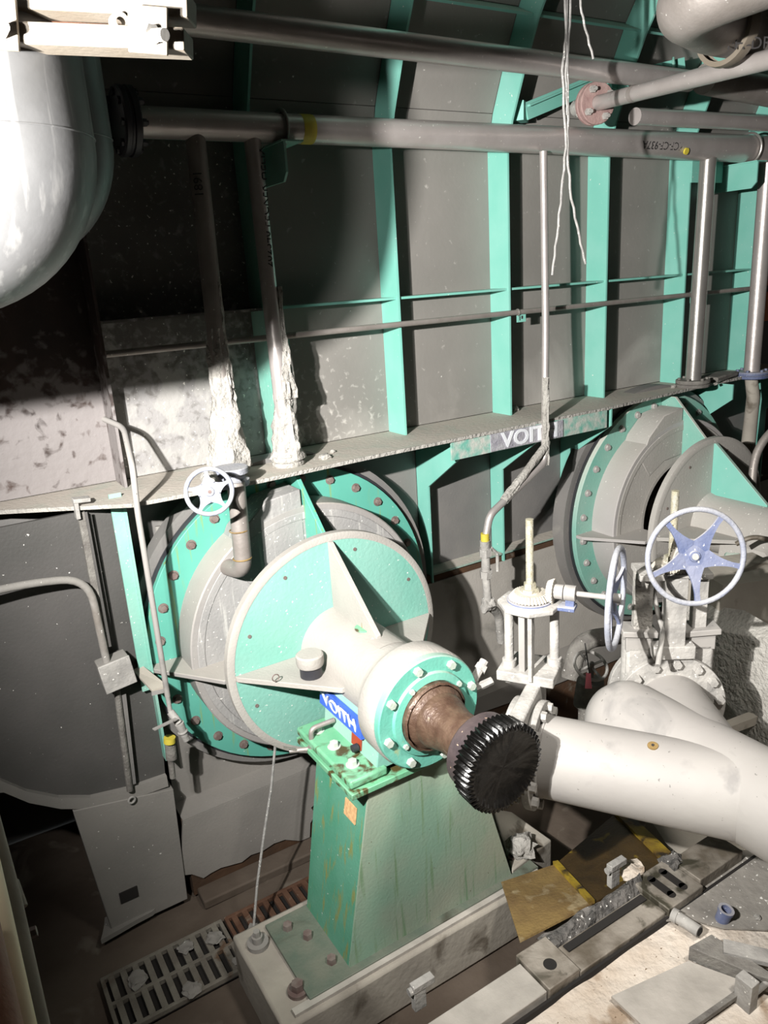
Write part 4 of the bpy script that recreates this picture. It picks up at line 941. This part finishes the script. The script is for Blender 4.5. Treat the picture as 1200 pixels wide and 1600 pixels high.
MB().bar(V((VC.x, VC.y, A0.z + .30)) + sideA * -.10 + aA * .03, V((VC.x, VC.y, zt - .04)) + sideA * -.10 + aA * .03, .05, .02, aA).build('gate_rib', m_valve, v1, bevel=.003)
c_ = V((VC.x, VC.y, zt))
MB().lathe([(1e-4, -.035), (.145, -.035), (.15, -.03), (.15, -.012), (.14, -.006), (1e-4, -.006)], c_, up_, 8).build('yoke_plate', m_valve, v1, bevel=.003)
MB().lathe([(1e-4, -.035), (.105, -.035), (.105, .002), (1e-4, .002)], c_ - V((0, 0, .002)), up_, 36).build('bearing_ring', m_blue, v1)
def bevel_gear(parent, c, ax, R, h, nt, m, name='bevel_gear'):
    u, w_, d = frame(ax); vs = []; fs = []; n = nt * 4; rows = [(R * .3, 0), (R * .97, 0), (R, h * .15), (R * .78, h), (R * .45, h), (R * .42, h * 1.15), (1e-4, h * 1.15)]
    for j, (r, hh) in enumerate(rows):
        for i in range(n):
            a = 2 * PI * i / n; tooth = .92 if (i % 4 < 2 and j in (1, 2, 3)) else 1
            vs.append(V(c) + d * hh + (u * math.cos(a) + w_ * math.sin(a)) * r * tooth)
    for j in range(len(rows) - 1):
        for i in range(n): fs.append((j * n + i, j * n + (i + 1) % n, (j + 1) * n + (i + 1) % n, (j + 1) * n + i))
    return MB().add(vs, fs).build(name, m, parent, sharp=.5)
bevel_gear(v1, c_ + V((0, 0, .004)), up_, .098, .03, 36, m_gear)
MB().hexa(c_ + V((0, 0, .03)), up_, .045, .022).hexa(c_ + V((0, 0, .05)), up_, .03, .03).build('stem_nut', m_brass, v1)
def stem(parent, c, zA, zB, r):
    n = int((zB - zA) / .0062); pr = [(1e-4, 0)]
    for i in range(n): h = (zB - zA) * i / n; pr += [(r, h), (r * .86, h + (zB - zA) / n * .5)]
    pr += [(r, zB - zA), (1e-4, zB - zA + .002)]
    MB().lathe(pr, (c.x, c.y, zA), up_, 16).build('stem', m_brass, parent, sharp=.4)
stem(v1, c_, zt - .5, zt + .385, .0185)
gx = c_ + aA * .10 + V((0, 0, .05))
bevel_gear(v1, gx + aA * .012, -aA, .058, .03, 20, m_gear, 'pinion_gear')
k = MB(); k.cyl(gx + aA * .012, gx + aA * .055, .034); k.cyl(gx + aA * .06, gx + aA * .11, .036); k.build('bearing_boss', m_pipew, v1)
MB().bar(gx + aA * .085 + V((0, 0, -.02)), gx + aA * .085 + V((0, 0, -.075)), .03, .04, aA).bar(c_ + aA * .08 - V((0, 0, .02)), c_ + aA * .21 - V((0, 0, .02)), .07, .02).build('bearing_arm', m_blue, v1, bevel=.003)
wc = dep(946, 925, 3.5); wd = (wc - gx); wd = aA
wc = gx + aA * .285
MB().cyl(gx + aA * .1, wc, .0125).cyl(gx + aA * .26, wc + aA * .02, .022).build('wheel_shaft', m_pipew, v1)
handwheel(wc, aA, .222, .0135, 5, m_bluew, m_blue, v1, hubr=.2, a0=.3, dish=.02, wide=1.1)
# valve two (wheel facing the camera)
v2 = thing('knife_gate_valve', 'knife gate valve with the spoked blue-white handwheel facing forward at the right', 'valve', B0)
aB = dB
sideB = V((-aB.y, aB.x, 0)); RmB = Matrix((aB, sideB, up_)).transposed()
ringflange(v2, B0 + aB * .0, aB, .15, .268, .035, m_valve, 'flange', 14, .15)
ringflange(v2, B0 - aB * .16, aB, .15, .268, .035, m_valve, 'flange', 14, .15, bolts=False)
VB = B0 - aB * .08
MB().box(VB + V((0, 0, .08)), (.10, .42, .46), RmB).build('body', m_valve, v2, bevel=.015)
for s_ in (-1, 1):
    o = VB + sideB * s_ * .15 + V((0, 0, .375))
    MB().box(o, (.13, .17, .03), RmB @ Matrix.Rotation(.06 * s_, 3, 'X')).box(o + V((0, 0, -.05)), (.10, .13, .09), RmB).build('bonnet_flange', m_pipew, v2, bevel=.004)
    MB().cyl(VB + sideB * s_ * .19 + V((0, 0, .05)), VB + sideB * s_ * .19 + V((0, 0, .33)), .035).build('rib', m_valve, v2)
zt2 = dep(1052, 862, 3.9).z
MB().bar(VB + sideB * .0 + aB * .08 + V((0, 0, .28)), V((VB.x, VB.y, zt2 - .02)) + aB * .08, .10, .06, aB).build('gate_plate', m_valve, v2, bevel=.003)
MB().box(VB + aB * .08 + V((0, 0, .30)), (.08, .20, .07), RmB).build('packing_gland', m_valve, v2, bevel=.006)
MB().bar(VB + sideB * -.13 + V((0, 0, .36)), V((VB.x, VB.y, zt2 - .02)) + sideB * -.13, .09, .05, aB).build('yoke_post', m_crust, v2, bevel=.004)
MB().bar(VB + sideB * .14 + V((0, 0, .36)), V((VB.x, VB.y, zt2 - .02)) + sideB * .14, .07, .05, aB).build('yoke_post', m_valve, v2, bevel=.004)
cB = V((VB.x, VB.y, zt2))
MB().box(cB - V((0, 0, .02)), (.18, .34, .03), RmB).build('yoke_plate', m_valve, v2, bevel=.004)
bevel_gear(v2, cB, up_, .095, .03, 36, m_gear)
MB().hexa(cB + V((0, 0, .03)), up_, .04, .03).build('stem_nut', m_brass, v2)
stem(v2, cB, zt2 - .4, dep(1056, 738, 3.9).z, .019)
w2 = dep(1087, 870, 3.45)
g2 = cB + V((0.02, -.02, .05)); dw = (w2 - g2)
ax2 = V((-.5, -.83, .15)).normalized()
bevel_gear(v2, g2 + dw * .18, -dw, .055, .03, 20, m_gear, 'pinion_gear')
MB().cyl(g2 + dw * .2, w2, .015).cyl(g2 + dw * .22, g2 + dw * .45, .034).build('wheel_shaft', m_valve, v2)
handwheel(w2, ax2, .216, .0125, 5, m_bluew, m_blue, v2, hubr=.24, a0=.98, dish=.02, wide=1.25)
# hose looping over valve two and small background valve with pink tag
t = thing('small_globe_valve', 'small round-wheeled valve with a pink tag, in shade behind the valves', 'valve', dep(925, 1045, 4.6))
c_ = dep(923, 1040, 4.6)
MB().torus(c_, (-.1, -.6, 1), .10, .010, 36, 8).cyl(c_ + V((-.09, 0, 0)), c_ + V((.09, 0, 0)), .008).cyl(c_ + V((0, -.085, -.05)), c_ + V((0, .085, .05)), .008).build('handwheel', m_valve, t)
MB().cyl(c_ + V((0, 0, .02)), c_ + V((0, 0, -.18)), .02).cyl(c_ + V((0, 0, -.1)), c_ + V((0, 0, -.26)), .08, .10).build('body', m_valved, t)
MB().cyl(c_ + V((0, 0, -.2)), c_ + V((0, 0, -.5)), .07).build('pipe', m_valved, t)
MB().prism([dep(917, 1052, 4.5), dep(923, 1052, 4.5), dep(925, 1076, 4.5), dep(915, 1076, 4.5)], (.0, .006, 0)).build('tag', m_pink, t)
MB().tube([dep(914, 1005, 4.5), dep(921, 1052, 4.5)], .004, 6).build('tag_string', m_ink, t)
t = thing('dark_pipework', 'dark dusty elbow pipe in the gap between the two gate valves', 'pipe', dep(930, 1000, 4.9))
MB().tube(bend([dep(890, 1060, 5), dep(905, 1000, 5), dep(985, 990, 5)], .12), .06, 16).build('tube', m_valved, t)
t = thing('hose', 'dusty hose looping beside the stem of the forward-facing handwheel', 'hose', dep(1030, 950, 3.9))
MB().tube([V(q_) for q_ in bend([dep(1042, 1000, 3.75), dep(1022, 940, 3.75), dep(1020, 885, 3.78), dep(1045, 880, 3.8), dep(1040, 960, 3.75), dep(1028, 1040, 3.6)], .12, 6)], .013, 10).build('tube', m_valve, t)
# green-brown pipework at the right edge below bearing unit two
t = thing('green_hose_manifold', 'flaking green fittings and dark looped cable at the right edge', 'fittings', dep(1180, 890, 5))
blob(dep(1150, 885, 4.95), .10, 61, .7, 3).build('green_fitting', m_tqs, t, jitter=.03, jscale=12)
MB().bar(dep(1160, 905, 4.9), dep(1240, 935, 4.8), .08, .07).build('green_bar', m_tqs, t, jitter=.005)
MB().tube(bend([dep(1240, 940, 4.7), dep(1190, 975, 4.75), dep(1140, 975, 4.9), dep(1105, 940, 4.9)], .2), .014, 10).build('cable', m_valved, t)
MB().tube(bend([dep(1150, 850, 5), dep(1175, 838, 4.95), dep(1240, 850, 4.9)], .1), .016, 10).build('cable', m_rail, t)
tag(MB().tube(bend([dep(1172, 790, 5.6), dep(1180, 700, 5.6), dep(1230, 650, 5.6)], .3), .03, 12).build('grey_cable', m_dull), 'grey bent pipe in the dark at the right edge, above the far bearing unit', 'pipe')
tag(MB().bar(dep(1130, 1140, 4.3), dep(1260, 1090, 4.3), .06, .05).build('floor_channel', m_plinth), 'beige floor channel at the right edge under the crusted block', 'channel')
